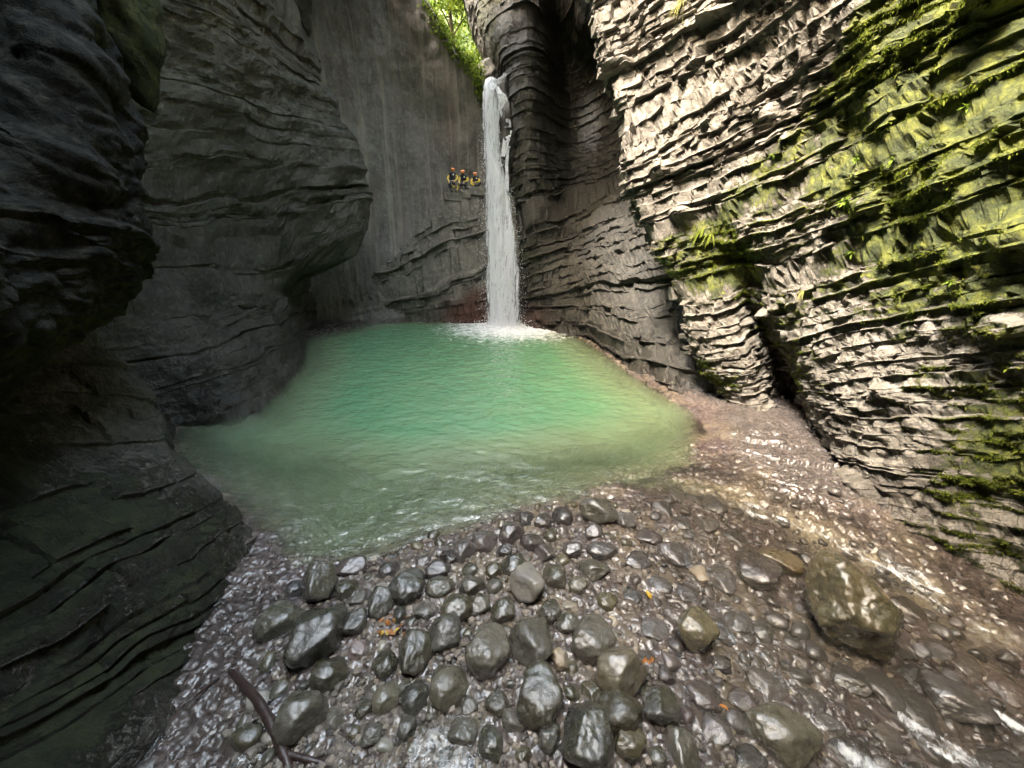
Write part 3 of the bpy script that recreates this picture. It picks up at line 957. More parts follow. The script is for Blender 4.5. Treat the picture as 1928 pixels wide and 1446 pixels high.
# ------------------------------------------------------------------ left cliff
ZL = [-2.0, -.3, .6, 1.5, 3.0, 4.8, 6.8, 9.0, 12.0, 15.0, 18.0]
def lcol(base, out, offs):
    o = np.array([out[0], out[1], 0.0]); o /= np.linalg.norm(o)
    return [np.array([base[0], base[1], z]) + o * d for z, d in zip(ZL, offs)]
bz = lambda u, v: at_z(u, v)[:2]
CLf = [
    lcol((-3.4, -9), (-1, 0), [-.3, 0, 1, 2.2, 4.2, 5.5, 6, 5.5, 4, 2.5, 0]),
    lcol((-3.4, -2), (-1, 0), [-.3, 0, 1, 2.2, 4.2, 5.5, 6, 5.5, 4, 2.5, 0]),
    lcol((-3.45, .2), (-1, .05), [-.3, 0, .95, 2.1, 4.2, 5.5, 6.1, 5.6, 4.2, 2.7, .5]),
    lcol(bz(330, 1446), (-1, .1), [-.3, 0, .9, 2.0, 4.2, 5.6, 6.2, 5.8, 4.5, 3, 1]),
    lcol(bz(395, 1250), (-1, .15), [-.3, 0, .8, 1.8, 4.0, 5.4, 6.0, 5.6, 4.2, 2.6, .6]),
    lcol(bz(470, 1090), (-.95, .2), [-.3, 0, .9, 1.9, 3.8, 5.2, 5.7, 5.2, 4, 2.4, .4]),
    lcol(bz(500, 1010), (-.95, .35), [-.3, 0, .9, 1.9, 3.8, 5.2, 5.6, 5.0, 3.8, 2.2, 0]),
    lcol(bz(430, 950), (-.95, .35), [-.3, 0, .8, 1.6, 3.0, 4.2, 4.6, 4.2, 3, 1.5, -.5]),
    lcol(bz(320, 880), (-1, .2), [-.2, 0, .5, 1.1, 2.2, 3.1, 3.4, 3.0, 2, .5, -1.5]),
    lcol(bz(330, 805), (-1, .2), [-.2, 0, .35, .8, 1.5, 2.1, 2.3, 1.9, .8, -.8, -2.5]),
    lcol(bz(470, 782), (-1, .4), [-.3, 0, .6, 1.4, 2.9, 3.9, 4.1, 3.6, 2.2, .8, -1.5]),
    lcol(bz(545, 710), (-1, .3), [-.3, 0, .5, 1.1, 2.1, 2.6, 2.4, 1.6, .4, -1, -3]),
    lcol(bz(565, 668), (-1, .2), [-.3, 0, .3, .6, 1.0, .8, .2, -.6, -1.4, -2.0, -4]),
    lcol(bz(570, 640), (-1, 0), [-.3, 0, .1, .15, .1, -3.4, -4.8, -4.7, -3.3, -2.6, -3.6]),
    lcol((-12.4, 23.4), (-1, 0), [-.3, 0, 0, 0, 0, -1.5, -2.2, -2.4, -2.0, -2.0, -3.0]),
    lcol((-13, 26), (-1, 0), [0, 0, 0, 0, 0, 0, 0, 0, -1, -1.5, -2.5]),
]
def disp_left(P, N):
    t = P[:, 1]
    d = strata(P, t, 0.27, 41, 0.09, 0.06, 0.15, (2, 7), 0.4, gw=0.22)
    far = sstep(14, 20, P[:, 1])
    msk = sstep(-.25, .25, fbm(P * .35, 2, 205) + .05)
    d = d * (0.35 + 0.75 * msk)
    d = d + 0.40 * fbm(P * 0.35, 3, 201) + 0.15 * fbm(P * [1.3, .8, 1.9], 3, 204)
    d = d + 0.05 * ridged(P * [.9, .9, 2.6], 3, 207) + 0.05 * fbm(P * 5, 4, 209, .6)
    d = d + far * 0.28 * ridged(P * [.5, .5, .7], 2, 211)
    return d
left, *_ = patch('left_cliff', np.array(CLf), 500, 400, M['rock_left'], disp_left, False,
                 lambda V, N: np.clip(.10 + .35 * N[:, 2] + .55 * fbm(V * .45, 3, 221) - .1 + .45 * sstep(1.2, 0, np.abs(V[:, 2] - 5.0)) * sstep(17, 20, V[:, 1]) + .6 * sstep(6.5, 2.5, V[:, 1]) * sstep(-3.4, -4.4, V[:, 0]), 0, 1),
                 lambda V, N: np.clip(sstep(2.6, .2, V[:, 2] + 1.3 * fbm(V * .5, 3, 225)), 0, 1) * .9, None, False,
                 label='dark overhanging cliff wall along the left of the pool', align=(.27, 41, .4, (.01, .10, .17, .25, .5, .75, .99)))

# hanging rock mass, near left
SIL = [(120, -330, 8.0), (190, -60, 7.6), (222, 110, 7.3), (246, 225, 7.1), (282, 320, 7.0), (296, 400, 6.9), (304, 470, 6.8), (296, 515, 6.6), (262, 552, 6.4), (205, 598, 6.0), (160, 634, 5.7),
       (108, 692, 5.3), (55, 728, 5.0), (-10, 756, 4.7), (-160, 800, 4.3), (-420, 880, 4.0)]
cen = np.array([-260, 150])
CE = []
for u, v, y in SIL:
    e = np.array([u, v], float)
    dirn = cen - e
    L = np.linalg.norm(dirn); dirn /= L
    row = []
    for inn, dy in ((260, 5.0), (130, 3.0), (35, 1.3), (0, 0.25), (25, -.25), (95, -.8), (190, -1.15), (320, -1.4), (480, -1.5)):
        q = e + dirn * min(inn, L * .95)
        row.append(at_y(q[0], q[1], max(2.6, y + dy)))
    CE.append(row)
def disp_over(P, N):
    d = 0.30 * fbm(P * 0.6, 3, 231) + 0.16 * ridged(P * [1.0, 1.0, 1.5] + P[:, [2, 2, 0]] * .6, 3, 233) + 0.05 * fbm(P * 3.5, 3, 236)
    return d + strata(P, P[:, 1], 0.5, 43, .12, .02, .10, (4, 9), .6) * .7
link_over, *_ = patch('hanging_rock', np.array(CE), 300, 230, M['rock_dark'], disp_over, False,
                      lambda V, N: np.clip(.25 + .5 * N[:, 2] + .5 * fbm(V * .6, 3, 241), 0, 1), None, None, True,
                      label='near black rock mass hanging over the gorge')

# mossy tooth behind it
ax0, ax1 = at_y(20, -330, 9.6), at_y(292, 212, 9.2)
n_, m_ = 150, 90
tt = np.linspace(0, 1, n_)
G = np.zeros((n_, m_, 3))
for i, a in enumerate(tt):
    c = ax0 + (ax1 - ax0) * a
    r = 2.3 * (1 - a) ** 0.8 + 0.005
    for j_, th in enumerate(np.linspace(0, 2 * math.pi, m_)):
        G[i, j_] = c + np.array([math.cos(th) * r * .8, math.sin(th) * r * .55, math.cos(th) * r * .35])
Pn = G.reshape(-1, 3)
Ng = grid_normals(G).reshape(-1, 3)
axv = (ax1 - ax0) / np.linalg.norm(ax1 - ax0)
al_ = Pn @ axv
perp = Pn - al_[:, None] * axv
dd = (0.22 * ridged(np.concatenate([perp * 1.8, ], 1) + al_[:, None] * axv * .35, 3, 251) + .12 * fbm(Pn * .9, 3, 255)) * np.repeat(np.minimum(1, (1 - tt) * 4), m_)
sgn = np.sign(((Pn - (ax0 + ax1) / 2) * Ng).sum(1).mean()) or 1
Vt = Pn + Ng * sgn * dd[:, None]
me = mesh_from('hanging_tooth', Vt, grid_quads(n_, m_, sgn < 0), True, {'moss': np.full(len(Vt), .62), 'wet': np.zeros(len(Vt)), 'red': np.zeros(len(Vt))})
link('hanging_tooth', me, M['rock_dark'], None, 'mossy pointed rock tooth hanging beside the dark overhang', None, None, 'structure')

# ------------------------------------------------------------------ unseen roof and rear wall, added to block and shape the light
rx_ = np.linspace(-20, 18, 150); ry_ = np.linspace(-14, 34, 190)
RX, RY = np.meshgrid(rx_, ry_, indexing='ij')
rp = np.stack([RX.ravel(), RY.ravel(), RX.ravel() * 0], 1)
rag = 0.9 * fbm(rp * .35, 3, 311) + .35 * fbm(rp * 1.5, 3, 313)
hole = np.maximum(np.abs(rp[:, 0] + 1.2) - 4.2, np.abs(rp[:, 1] - 3.8) - 6.8) + rag          # opening over the gravel bar, shaped for the sun pattern
slot = np.maximum(np.abs(rp[:, 0] + 4.2) - 5.0, np.abs(rp[:, 1] - 34.5) - 8.0) + rag * .6      # gap above the waterfall
slit = np.maximum(np.abs(rp[:, 0] + 3.4 - .12 * (rp[:, 1] - 12)) - 1.5, np.abs(rp[:, 1] - 14.0) - 5.5) + rag * .7     # narrow slit over the pool, cut for backlight
openf = np.minimum(np.minimum(hole, slot), slit)
zr = 19.0 + 1.6 * fbm(rp * .2, 3, 315) + .5 * fbm(rp * .8, 3, 317) + 0.06 * np.maximum(rp[:, 1] - 12, 0) + 1.2 * sstep(2.5, 0, openf)
q_ = grid_quads(len(rx_), len(ry_), True)
q_ = q_[(openf[q_] > 0).all(1)]
rme = mesh_from('light_shaping_roof', np.stack([rp[:, 0], rp[:, 1], zr], 1), q_, False, {'moss': rp[:, 0] * 0 + .3, 'wet': rp[:, 0] * 0, 'red': rp[:, 0] * 0})
ro = link('light_shaping_roof', rme, M['rock_left'], None, 'unseen rock roof added high above the pool to shape the light', None, None, 'structure')
sm_ = ro.modifiers.new('thickness', 'SOLIDIFY'); sm_.thickness = 1.5; sm_.offset = -1
wy = np.linspace(-20, 18, 90); wz = np.linspace(-3, 21, 60)  # added rear wall, keeps out light from behind the viewpoint
WX, WZ = np.meshgrid(wy, wz, indexing='ij')
wp = np.stack([WX.ravel(), WX.ravel() * 0 - 11.5, WZ.ravel()], 1)
wp[:, 1] += 1.5 * fbm(wp * .3, 3, 321) + .3 * fbm(wp * 1.2, 3, 323)
link('rear_light_block', mesh_from('rear_light_block', wp, grid_quads(90, 60, True), False, {'moss': wp[:, 0] * 0 + .3, 'wet': wp[:, 0] * 0, 'red': wp[:, 0] * 0}), M['rock_left'], None, 'unseen rock wall added behind the viewpoint to block light', None, None, 'structure')

# ------------------------------------------------------------------ waterfall
FALL = [  # v, left, right, y
    (150, 915, 936, 27.9), (163, 912, 941, 27.3), (185, 911, 942, 26.95), (220, 911, 941, 26.8), (260, 912, 940, 26.7), (300, 913, 941, 26.6), (335, 914, 949, 26.5), (370, 916, 957, 26.4),
    (400, 917, 962, 26.3), (450, 918, 968, 26.2), (520, 919, 972, 26.1), (580, 920, 974, 26.0), (612, 918, 978, 26.0)]
def fall_sheet(name, shrink, yo, bulge, mat, seed, n=220, m=60, core0=.78):
    ctl = np.array([[at_y(l + (r - l) * shrink, v, y + yo), at_y(r - (r - l) * shrink, v, y + yo)] for v, l, r, y in FALL])
    ctl = catmull(ctl, n, 0)
    s = np.linspace(0, 1, m)
    G = np.zeros((n, m, 3))
    for j_, a in enumerate(s):
        G[:, j_] = ctl[:, 0] * (1 - a) + ctl[:, 1] * a
        G[:, j_, 1] -= bulge * math.sin(a * math.pi)
    P = G.reshape(-1, 3)
    d = 0.28 * fbm(P * [2.6, 2.6, .35], 4, seed) + 0.10 * fbm(P * [7, 7, 1.6], 3, seed + 5)
    P = P + np.stack([0.6 * d, -d, d * 0], 1)
    sN = np.tile(s, n)
    zN = np.repeat(np.linspace(0, 1, n), m)
    core = core0 * np.clip(np.minimum(sN, 1 - sN) * 9, 0, 1) ** .7 + .05
    core = core - .35 * sstep(.38, .1, zN) * sstep(.45, .75, sN)
    me = mesh_from(name, P, grid_quads(n, m), True, {'core': core})
    return me
fall = link('waterfall', fall_sheet('waterfall', -0.03, 0, .45, M['fall'], 261), M['fall'], None, 'white waterfall plunging into the green pool', None, None, 'structure')
link('veil', fall_sheet('veil', -.12, .12, .35, M['fall_thin'], 271, core0=.8), M['fall_thin'], fall)
link('inner_sheet', fall_sheet('inner_sheet', .10, .3, .2, M['fall'], 281, core0=.95), M['fall'], fall)
# side trickle over the dark rock right of the lip
def ribbon(pts, n=60, m=14, seed=0):
    ctl = np.array([[at_y(l, v, y), at_y(r, v, y)] for v, l, r, y in pts])
    ctl = catmull(ctl, n, 0)
    G = np.stack([ctl[:, 0] * (1 - a) + ctl[:, 1] * a for a in np.linspace(0, 1, m)], 1)
    P = G.reshape(-1, 3)
    P[:, 1] -= 0.12 * fbm(P * 3, 3, seed)
    sN = np.tile(np.linspace(0, 1, m), n)
    return mesh_from('side_trickle', P, grid_quads(n, m), True, {'core': .95 * np.clip(np.minimum(sN, 1 - sN) * 6, 0, 1)})
link('side_trickle', ribbon([(162, 932, 944, 27.1), (180, 934, 955, 26.7), (210, 938, 962, 26.5), (240, 948, 966, 26.4)], seed=3), M['fall_thin'], fall)
link('side_trickle', ribbon([(245, 952, 966, 26.5), (270, 944, 960, 26.3), (295, 941, 952, 26.2)], seed=6), M['fall_thin'], fall)
link('side_trickle', ribbon([(275, 954, 962, 26.4), (310, 950, 958, 26.3), (360, 951, 960, 26.2)], seed=9), M['fall_thin'], fall)

# lip rock: dark wet boulder the water slides over
def lump(name, pos, rad, seed, mat, amp=.25, sub=5, attrs=True, **kw):
    bm = bmesh.new()
    bmesh.ops.create_icosphere(bm, subdivisions=sub, radius=1.0)
    V = np.array([v.co for v in bm.verts])
    Fc = np.array([[v.index for v in f.verts] for f in bm.faces])
    bm.free()
    Q = V * rad
    d = fbm(Q * .9 + seed * 3.3, 3, seed) * amp + fbm(Q * 3 + seed, 3, seed + 4) * amp * .3
    P = V * (np.array(rad) + d[:, None]) + pos
    z = np.zeros(len(P))
    me = mesh_from(name, P, Fc, True, {'moss': z + kw.get('moss', 0.2), 'wet': z + kw.get('wet', .8), 'red': z})
    return me
lr = at_y(952, 230, 27.4)
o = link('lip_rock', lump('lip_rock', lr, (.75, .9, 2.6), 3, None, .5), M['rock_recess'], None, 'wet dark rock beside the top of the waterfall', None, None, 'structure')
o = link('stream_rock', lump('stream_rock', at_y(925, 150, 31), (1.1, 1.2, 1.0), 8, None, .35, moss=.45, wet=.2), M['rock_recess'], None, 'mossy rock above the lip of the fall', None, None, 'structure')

# spray and splashing drops
def ico(sub):
    bm = bmesh.new()
    bmesh.ops.create_icosphere(bm, subdivisions=sub, radius=1.0)
    V = np.array([v.co for v in bm.verts]); Fc = np.array([[v.index for v in f.verts] for f in bm.faces])
    bm.free()
    return V, Fc
I1 = ico(1); I2 = ico(2)
rsd = np.random.RandomState(5)
pts, rad = [], []
for i in range(2600):
    if i < 1500:
        k = rsd.rand() ** .7
        v = 200 + k * 400
        row = min(FALL, key=lambda q: abs(q[0] - v))
        side = rsd.rand() < .5
        e = (row[1] if side else row[2]) + (-1 if side else 1) * abs(rsd.randn()) * (3 + 8 * k)
        pts.append(at_y(e, v, row[3] - rsd.uniform(0, .3))); rad.append(rsd.uniform(.006, .02))
    else:
        r = abs(rsd.randn()) * 1.1
        a = rsd.uniform(0, 2 * math.pi)
        pts.append(np.array([FALL_BASE[0] + r * math.cos(a) * 1.2, 25.7 + .6 * r * math.sin(a) - .4, abs(rsd.randn()) * .45 * math.exp(-r * .4)]))
        rad.append(rsd.uniform(.008, .03))
Vd = np.concatenate([I1[0] * r * [1, 1, 1.6] + p for p, r in zip(pts, rad)])
Fd = np.concatenate([I1[1] + 12 * i for i in range(len(pts))])
M['drop'] = simple('water_drop', (0.85, 0.87, 0.9), .2, .05)
link('water_spray', mesh_from('water_spray', Vd, Fd, True), M['drop'], None, 'fine white spray round the foot of the waterfall', None, None, 'stuff')

# ------------------------------------------------------------------ boulders
def boulder_mesh(seed, sub=5, planes=13, soft=20.0, rough=0.10):
    rs = np.random.RandomState(seed)
    V, Fc = ico(sub)
    n = rs.randn(planes, 3); n /= np.linalg.norm(n, axis=1, keepdims=True)
    h = rs.uniform(.72, 1.05, planes)
    d = V @ n.T
    r = np.where(d > .15, h / np.maximum(d, .15), 4.0)
    r = np.concatenate([r, np.full((len(V), 1), 1.12)], 1)
    rr = -np.log(np.exp(-soft * r).sum(1)) / soft
    rr = rr * (1 + rough * fbm(V * 1.8 + seed, 3, seed) + rough * .5 * fbm(V * 6 + seed, 4, seed + 3, .6))
    P = V * rr[:, None]
    ext = (P.max(0) - P.min(0)) / 2
    P = (P - (P.max(0) + P.min(0)) / 2) / ext
    return mesh_from('boulder', P, Fc, True)
BOULD = [boulder_mesh(100 + i) for i in range(14)]
COBB = [boulder_mesh(200 + i, 3, 12, 8, .06) for i in range(8)]
for me in BOULD + COBB:
    me.materials.append(M['stone'])
PLACED = []
rsq = np.random.RandomState(42)
def put_stone(name, x, y, rx, ry, rz, mat, label, cat, group=None, sink=.42, rot=None, meshes=BOULD, idx=None):
    me = meshes[rsq.randint(min(14, len(meshes))) if idx is None else idx]
    o = bpy.data.objects.new(name, me)
    COL.objects.link(o)
    o.location = (x, y, ground_at(x, y) + rz * (1 - sink))
    o.rotation_euler = (rsq.uniform(-.2, .2), rsq.uniform(-.2, .2), rsq.uniform(0, 6.28) if rot is None else rot)
    o.scale = (rx, ry, rz)
    o.material_slots[0].link = 'OBJECT'
    o.material_slots[0].material = mat
    tag(o, label, cat, group)
    PLACED.append((x, y, max(rx, ry)))
    return o
def px_stone(u, v, wpx, hpx, mat='stone', label=None, group=None, name='boulder', cat='boulder', tall=.8, sink=.38, rot=0.0, jit=.25, idx=None):
    p = at_z(u, v + hpx * .18, .06)
    d = ray(u, v)
    tdep = np.linalg.norm(p - np.array([0, 0, CH])) / np.linalg.norm(d)
    rx = wpx * .5 * tdep / F
    el = math.atan2(CH, math.hypot(p[0], p[1]))
    hh = hpx * .5 * tdep / F / max(.5, (723 - v) * 0 + 1)
    rz = min(rx, hh) * tall
    ry = max(rx * .55, math.sqrt(max(1e-4, (hh ** 2 - (rz * math.cos(el)) ** 2))) / math.sin(el) if hh > rz * math.cos(el) else rx * .7)
    ry = min(ry, rx * 1.2)
    return put_stone(name, p[0], p[1] , rx, ry, rz, M[mat], label, cat, group, sink, rot + rsq.uniform(-jit, jit), BOULD, idx)

G_MID = ('rounded olive grey boulder resting on the gravel bar', 'grey boulders on the gravel bar')
G_EDGE = ('dark wet rounded stone at the near edge of the pool', 'wet stones along the pool edge')
G_WET = ('dark purplish stone lying half under the shallow stream', 'dark stones in the stream')
def mid(*a, **k): return px_stone(*a, label=G_MID[0], group=G_MID[1], **k)
def edg(*a, **k): return px_stone(*a, label=G_EDGE[0], group=G_EDGE[1], mat=k.pop('mat', 'stone_dark'), **k)
def wetb(*a, **k): return px_stone(*a, label=G_WET[0], group=G_WET[1], mat='stone_dark', **k)

# special ones
BOULD.append(boulder_mesh(993, 6, 16, 20.0, .15)); BOULD[-1].materials.append(M['stone'])
big = px_stone(1583, 1142, 146, 158, 'stone', 'largest boulder, lumpy, wet and shining, standing in the stream', tall=1.05, sink=.15, idx=14)
px_stone(597, 1207, 108, 108, 'stone', 'big broad smooth grey boulder with a smaller boulder leaning at its left', idx=4)
px_stone(531, 1179, 78, 66, 'stone', 'pointed mossy boulder leaning against the big broad smooth one', idx=5)
px_stone(576, 1355, 90, 82, 'stone', 'grey boulder standing alone beside the fallen branch', tall=.95)
px_stone(991, 1109, 64, 76, 'stone_pale', 'pale topped boulder shining whitest on the gravel bar', tall=.95, sink=.25)
px_stone(1165, 1270, 100, 88, 'stone_brown', 'brown glossy boulder on the gravel bar', tall=.95, sink=.3)
px_stone(1054, 1243, 36, 64, 'stone_ochre', 'ochre stone with dark spots wedged between grey boulders', cat='stone', tall=.9, sink=.3)
px_stone(674, 1233, 36, 38, 'stone_red', 'small reddish brown stone beside the orange leaves', cat='stone')
px_stone(1072, 1146, 30, 19, 'stone_pale', 'pale flat stone lying on top of small cobbles', cat='stone', tall=.6, sink=.0)
px_stone(1655, 1100, 36, 30, 'stone_ochre', 'orange tan stone under water beside the largest boulder', cat='stone', tall=.5, sink=.5)
px_stone(1319, 1074, 34, 30, 'stone_ochre', 'yellow tan stone in the stream beside a dark wet stone', cat='stone', tall=.5, sink=.5)
px_stone(1466, 1047, 78, 46, 'stone_brown', 'long slanting brown stone lying in the shallow stream', tall=.7, sink=.3, rot=-.75, jit=.05)
px_stone(1802, 1296, 110, 74, 'stone_dark', 'long slanting dark slab parting the white water', tall=.7, sink=.3, rot=-.7, jit=.05)
px_stone(1477, 1368, 128, 92, 'stone', 'broad wet boulder with water sliding round it near the white water', tall=.75, sink=.35)
px_stone(1126, 969, 76, 46, 'stone', 'wide dark boulder overhanging its shadow at the edge of the pool', tall=.9, sink=.15)
px_stone(603, 1103, 66, 78, 'stone', 'rough edged mossy boulder at the corner of the pool', tall=1.0, sink=.3, idx=7)
px_stone(1305, 1186, 72, 72, 'stone', 'dark boulder with grey top overlapping a long flat stone', tall=.9, sink=.25)
px_stone(1351, 1165, 60, 96, 'stone_dark', 'long flat dark stone beside the dark boulder in the stream', tall=.4, sink=.5, rot=.35)
px_stone(1100, 1385, 94, 120, 'stone', 'oval boulder split by a diagonal line, wet and olive', tall=.95, sink=.3)
# look-alikes
for q in [(656, 1112, 42, 46), (676, 1133, 34, 30), (718, 1143, 54, 54), (770, 1105, 62, 98), (671, 1177, 50, 54), (782, 1231, 68, 92), (728, 1250, 48, 86), (838, 1194, 64, 68), (862, 1154, 60, 60),
          (847, 1293, 70, 102), (625, 1277, 66, 60), (730, 1320, 48, 54), (764, 1302, 28, 36), (785, 1315, 52, 72), (872, 1382, 56, 52), (634, 1358, 34, 60), (966, 1069, 46, 44), (1043, 1088, 46, 58),
          (1118, 1077, 58, 42), (1088, 1106, 40, 36), (946, 1154, 48, 50), (1035, 1157, 42, 54), (1067, 1177, 44, 44), (919, 1226, 82, 104), (999, 1215, 84, 80), (1112, 1207, 84, 78), (891, 1110, 50, 38),
          (830, 1113, 56, 42), (930, 1077, 32, 50), (1143, 1135, 42, 38), (905, 1143, 38, 42), (1014, 1310, 90, 120), (1162, 1341, 88, 84), (1180, 1392, 62, 62), (1234, 1323, 72, 74), (1113, 1307, 38, 62),
          (938, 1333, 50, 46), (1035, 1390, 52, 54), (1281, 1403, 62, 90), (1076, 1315, 32, 32), (965, 1367, 48, 46), (923, 1403, 52, 60), (1050, 1429, 26, 28), (700, 1390, 44, 40), (770, 1375, 40, 44),
          (690, 1345, 36, 34), (815, 1345, 30, 34), (1240, 1425, 40, 40), (1075, 1265, 26, 30), (985, 1430, 34, 34), (840, 1430, 40, 34), (885, 1335, 34, 36), (800, 1160, 38, 34), (640, 1170, 30, 34)]:
    mid(*q)
for q in [(964, 1004, 48, 50), (991, 976, 32, 32), (1022, 983, 38, 32), (1058, 973, 40, 42), (1117, 1004, 34, 32), (1002, 1030, 46, 38), (1025, 1046, 38, 32), (911, 1020, 48, 42), (875, 1037, 46, 50),
          (1133, 1040, 60, 38), (662, 1062, 60, 40), (826, 1075, 50, 38), (735, 1075, 40, 34), (1175, 985, 44, 32), (1075, 1040, 40, 34), (950, 1040, 32, 28), (845, 1052, 36, 30), (560, 1110, 40, 34), (795, 1060, 34, 28)]:
    edg(*q)
for q in [(1342, 952, 46, 38), (1330, 987, 46, 38), (1357, 1085, 56, 48), (1421, 1059, 84, 66), (1672, 1281, 70, 62), (1734, 1319, 74, 60), (1610, 1406, 80, 50), (1602, 1262, 66, 50), (1715, 1123, 56, 34),
          (1406, 1232, 30, 32), (1904, 1270, 60, 44), (1878, 1410, 110, 54), (1542, 1440, 44, 30), (1325, 1300, 72, 54), (1346, 1362, 60, 52), (1250, 960, 40, 28), (1285, 985, 40, 28), (1220, 1010, 50, 34),
          (1270, 1040, 60, 40), (1200, 1055, 50, 34), (1390, 1160, 50, 40), (1440, 1180, 40, 34), (1240, 1100, 50, 36), (1290, 1110, 44, 34), (1190, 1120, 40, 32), (1450, 1280, 70, 46), (1540, 1310, 60, 40),
          (1400, 1310, 56, 40), (1230, 1180, 54, 44), (1220, 1240, 40, 36), (1380, 1010, 44, 30), (1500, 1075, 44, 30), (1690, 1200, 60, 40), (1770, 1200, 56, 36), (1830, 1230, 60, 36), (1560, 1350, 60, 40),
          (1680, 1370, 66, 40), (1410, 1420, 70, 44), (1310, 1440, 50, 34), (1860, 1340, 60, 40), (1310, 940, 36, 26), (1275, 930, 36, 24), (1355, 1240, 44, 34), (1640, 1330, 44, 30), (1720, 1250, 50, 34)]:
    wetb(*q, tall=.55, sink=.45)

# cobbles between them
rc = np.random.RandomState(77)
cnt = tries = 0
kinds = [('stone', 'cobble of middling grey bedded in the gravel between boulders', 'grey cobbles in the gravel'), ('stone_pale', 'small pale tan cobble lying loose in the gravel', 'pale cobbles in the gravel'),
         ('stone_dark', 'small dark wet cobble among the stream stones', 'dark cobbles in the stream bed')]
while cnt < 250 and tries < 12000:
    tries += 1
    u = rc.uniform(430, 1920); v = rc.uniform(950, 1446)
    p = at_z(u, v)
    sdv = shore_sd(np.array([p[0]]), np.array([p[1]]))[0]
    if sdv > 0.15 or p[0] > 6.9 or p[0] < -3.1 + .1 * (p[1] - 3) * -1.2:
        continue
    r = rc.uniform(.05, .15)
    if any((p[0] - a) ** 2 + (p[1] - b) ** 2 < (r + c * .8) ** 2 for a, b, c in PLACED):
        continue
    k = kinds[2] if p[0] > 1.6 + .3 * (p[1] - 4) else kinds[1 if rc.rand() < .3 else 0]
    put_stone('cobble', p[0], p[1], r, r * rc.uniform(.7, 1.1), r * rc.uniform(.5, .8), M[k[0]], k[1], 'cobble', k[2], .3, None, COBB)
    cnt += 1

# loose gravel
rg_ = np.random.RandomState(8)
pv, pf, nb_ = [], [], 0
BP2 = np.array([(a, b, c) for a, b, c in PLACED])
n_try = 0
while nb_ < 3400 and n_try < 30000:
    n_try += 1
    u = rg_.uniform(420, 1800); v = rg_.uniform(955, 1480)
    p = at_z(u, v)
    x, y = p[0], p[1]
    dens = 0.85 if x < 2.2 + .3 * (y - 4) else .16
    if rg_.rand() > dens or x < -3.2 or x > 6.5:
        continue
    r = .014 + .04 * rg_.rand() ** 2.2
    if (((x - BP2[:, 0]) ** 2 + (y - BP2[:, 1]) ** 2) < (BP2[:, 2] * .8) ** 2).any():
        continue
    if rg_.rand() > .55 + .6 * vnoise(np.array([[x * 1.3, y * 1.3, 3.0]]))[0]:
        continue
    pv.append((x, y, r)); nb_ += 1
pv = np.array(pv)
gzs, gs_, _, _ = ground_smooth(pv[:, 0], pv[:, 1])
okp = gs_ < 0.1
pv, gzs = pv[okp], gzs[okp]
VV, FF, vbase = [], [], 0
for i, (p, z) in enumerate(zip(pv, gzs)):
    Mx = np.linalg.qr(rg_.randn(3, 3))[0]
    sc3 = p[2] * rg_.uniform(.7, 1.3, 3)
    src = I2 if p[2] > .026 else I1
    VV.append((src[0] * (1 + .13 * rg_.randn(len(src[0]), 1))) * sc3 @ Mx.T * [1, 1, .75] + [p[0], p[1], z + .045 + p[2] * .3])
    FF.append(src[1] + vbase)
    vbase += len(src[0])
link('gravel', mesh_from('gravel', np.concatenate(VV), np.concatenate(FF), False), M['gravel'], None, 'loose pale gravel between the boulders', None, None, 'stuff')

# tell the look-alike stones apart by the landmark they lie beside
LAND = [(1583, 1142, 'the largest boulder'), (597, 1207, 'the big broad smooth boulder'), (480, 1330, 'the fallen branch'), (991, 1109, 'the pale topped boulder'),
        (1165, 1270, 'the brown glossy boulder'), (1054, 1243, 'the ochre stone'), (736, 1192, 'the little heap of orange leaves'), (1466, 1047, 'the long slanting brown stone'),
        (1802, 1296, 'the slanting slab in white water'), (1477, 1368, 'the broad wet boulder'), (1126, 969, 'the wide boulder at the pool edge'),
        (603, 1103, 'the mossy boulder at the pool corner'), (1351, 1170, 'the long flat dark stone'), (1100, 1385, 'the oval olive boulder'), (1319, 1074, 'the yellow tan stone'),
        (1220, 1125, 'the single yellow leaf'), (850, 1400, 'the little rippled pool'), (1640, 960, 'the foot of the right cliff')]
LANDP = np.array([at_z(u, v)[:2] for u, v, _ in LAND])
SHORT = {G_MID[1]: 'olive grey boulder', G_EDGE[1]: 'wet pool edge stone', G_WET[1]: 'dark purplish stream stone',
         kinds[0][2]: 'grey bedded cobble', kinds[1][2]: 'pale tan cobble', kinds[2][2]: 'dark wet cobble'}
for gname, word in SHORT.items():
    mem = [o for o in COL.objects if o.get('group') == gname]
    if not mem:
        continue
    szs = sorted(max(o.scale) for o in mem)
    a_, b_ = szs[len(szs) // 3], szs[2 * len(szs) // 3]
    for o in mem:
        m_s = max(o.scale)
        adj = 'small' if m_s < a_ else ('middling' if m_s < b_ else 'large')
        shape = 'flat' if o.scale[2] < .6 * max(o.scale) else ('long' if o.scale[1] < .75 * o.scale[0] else 'rounded')
        dd_ = np.linalg.norm(LANDP - np.array([o.location.x, o.location.y]), axis=1)
        o['label'] = f'{adj} {shape} {word} near {LAND[int(dd_.argmin())][2]}'

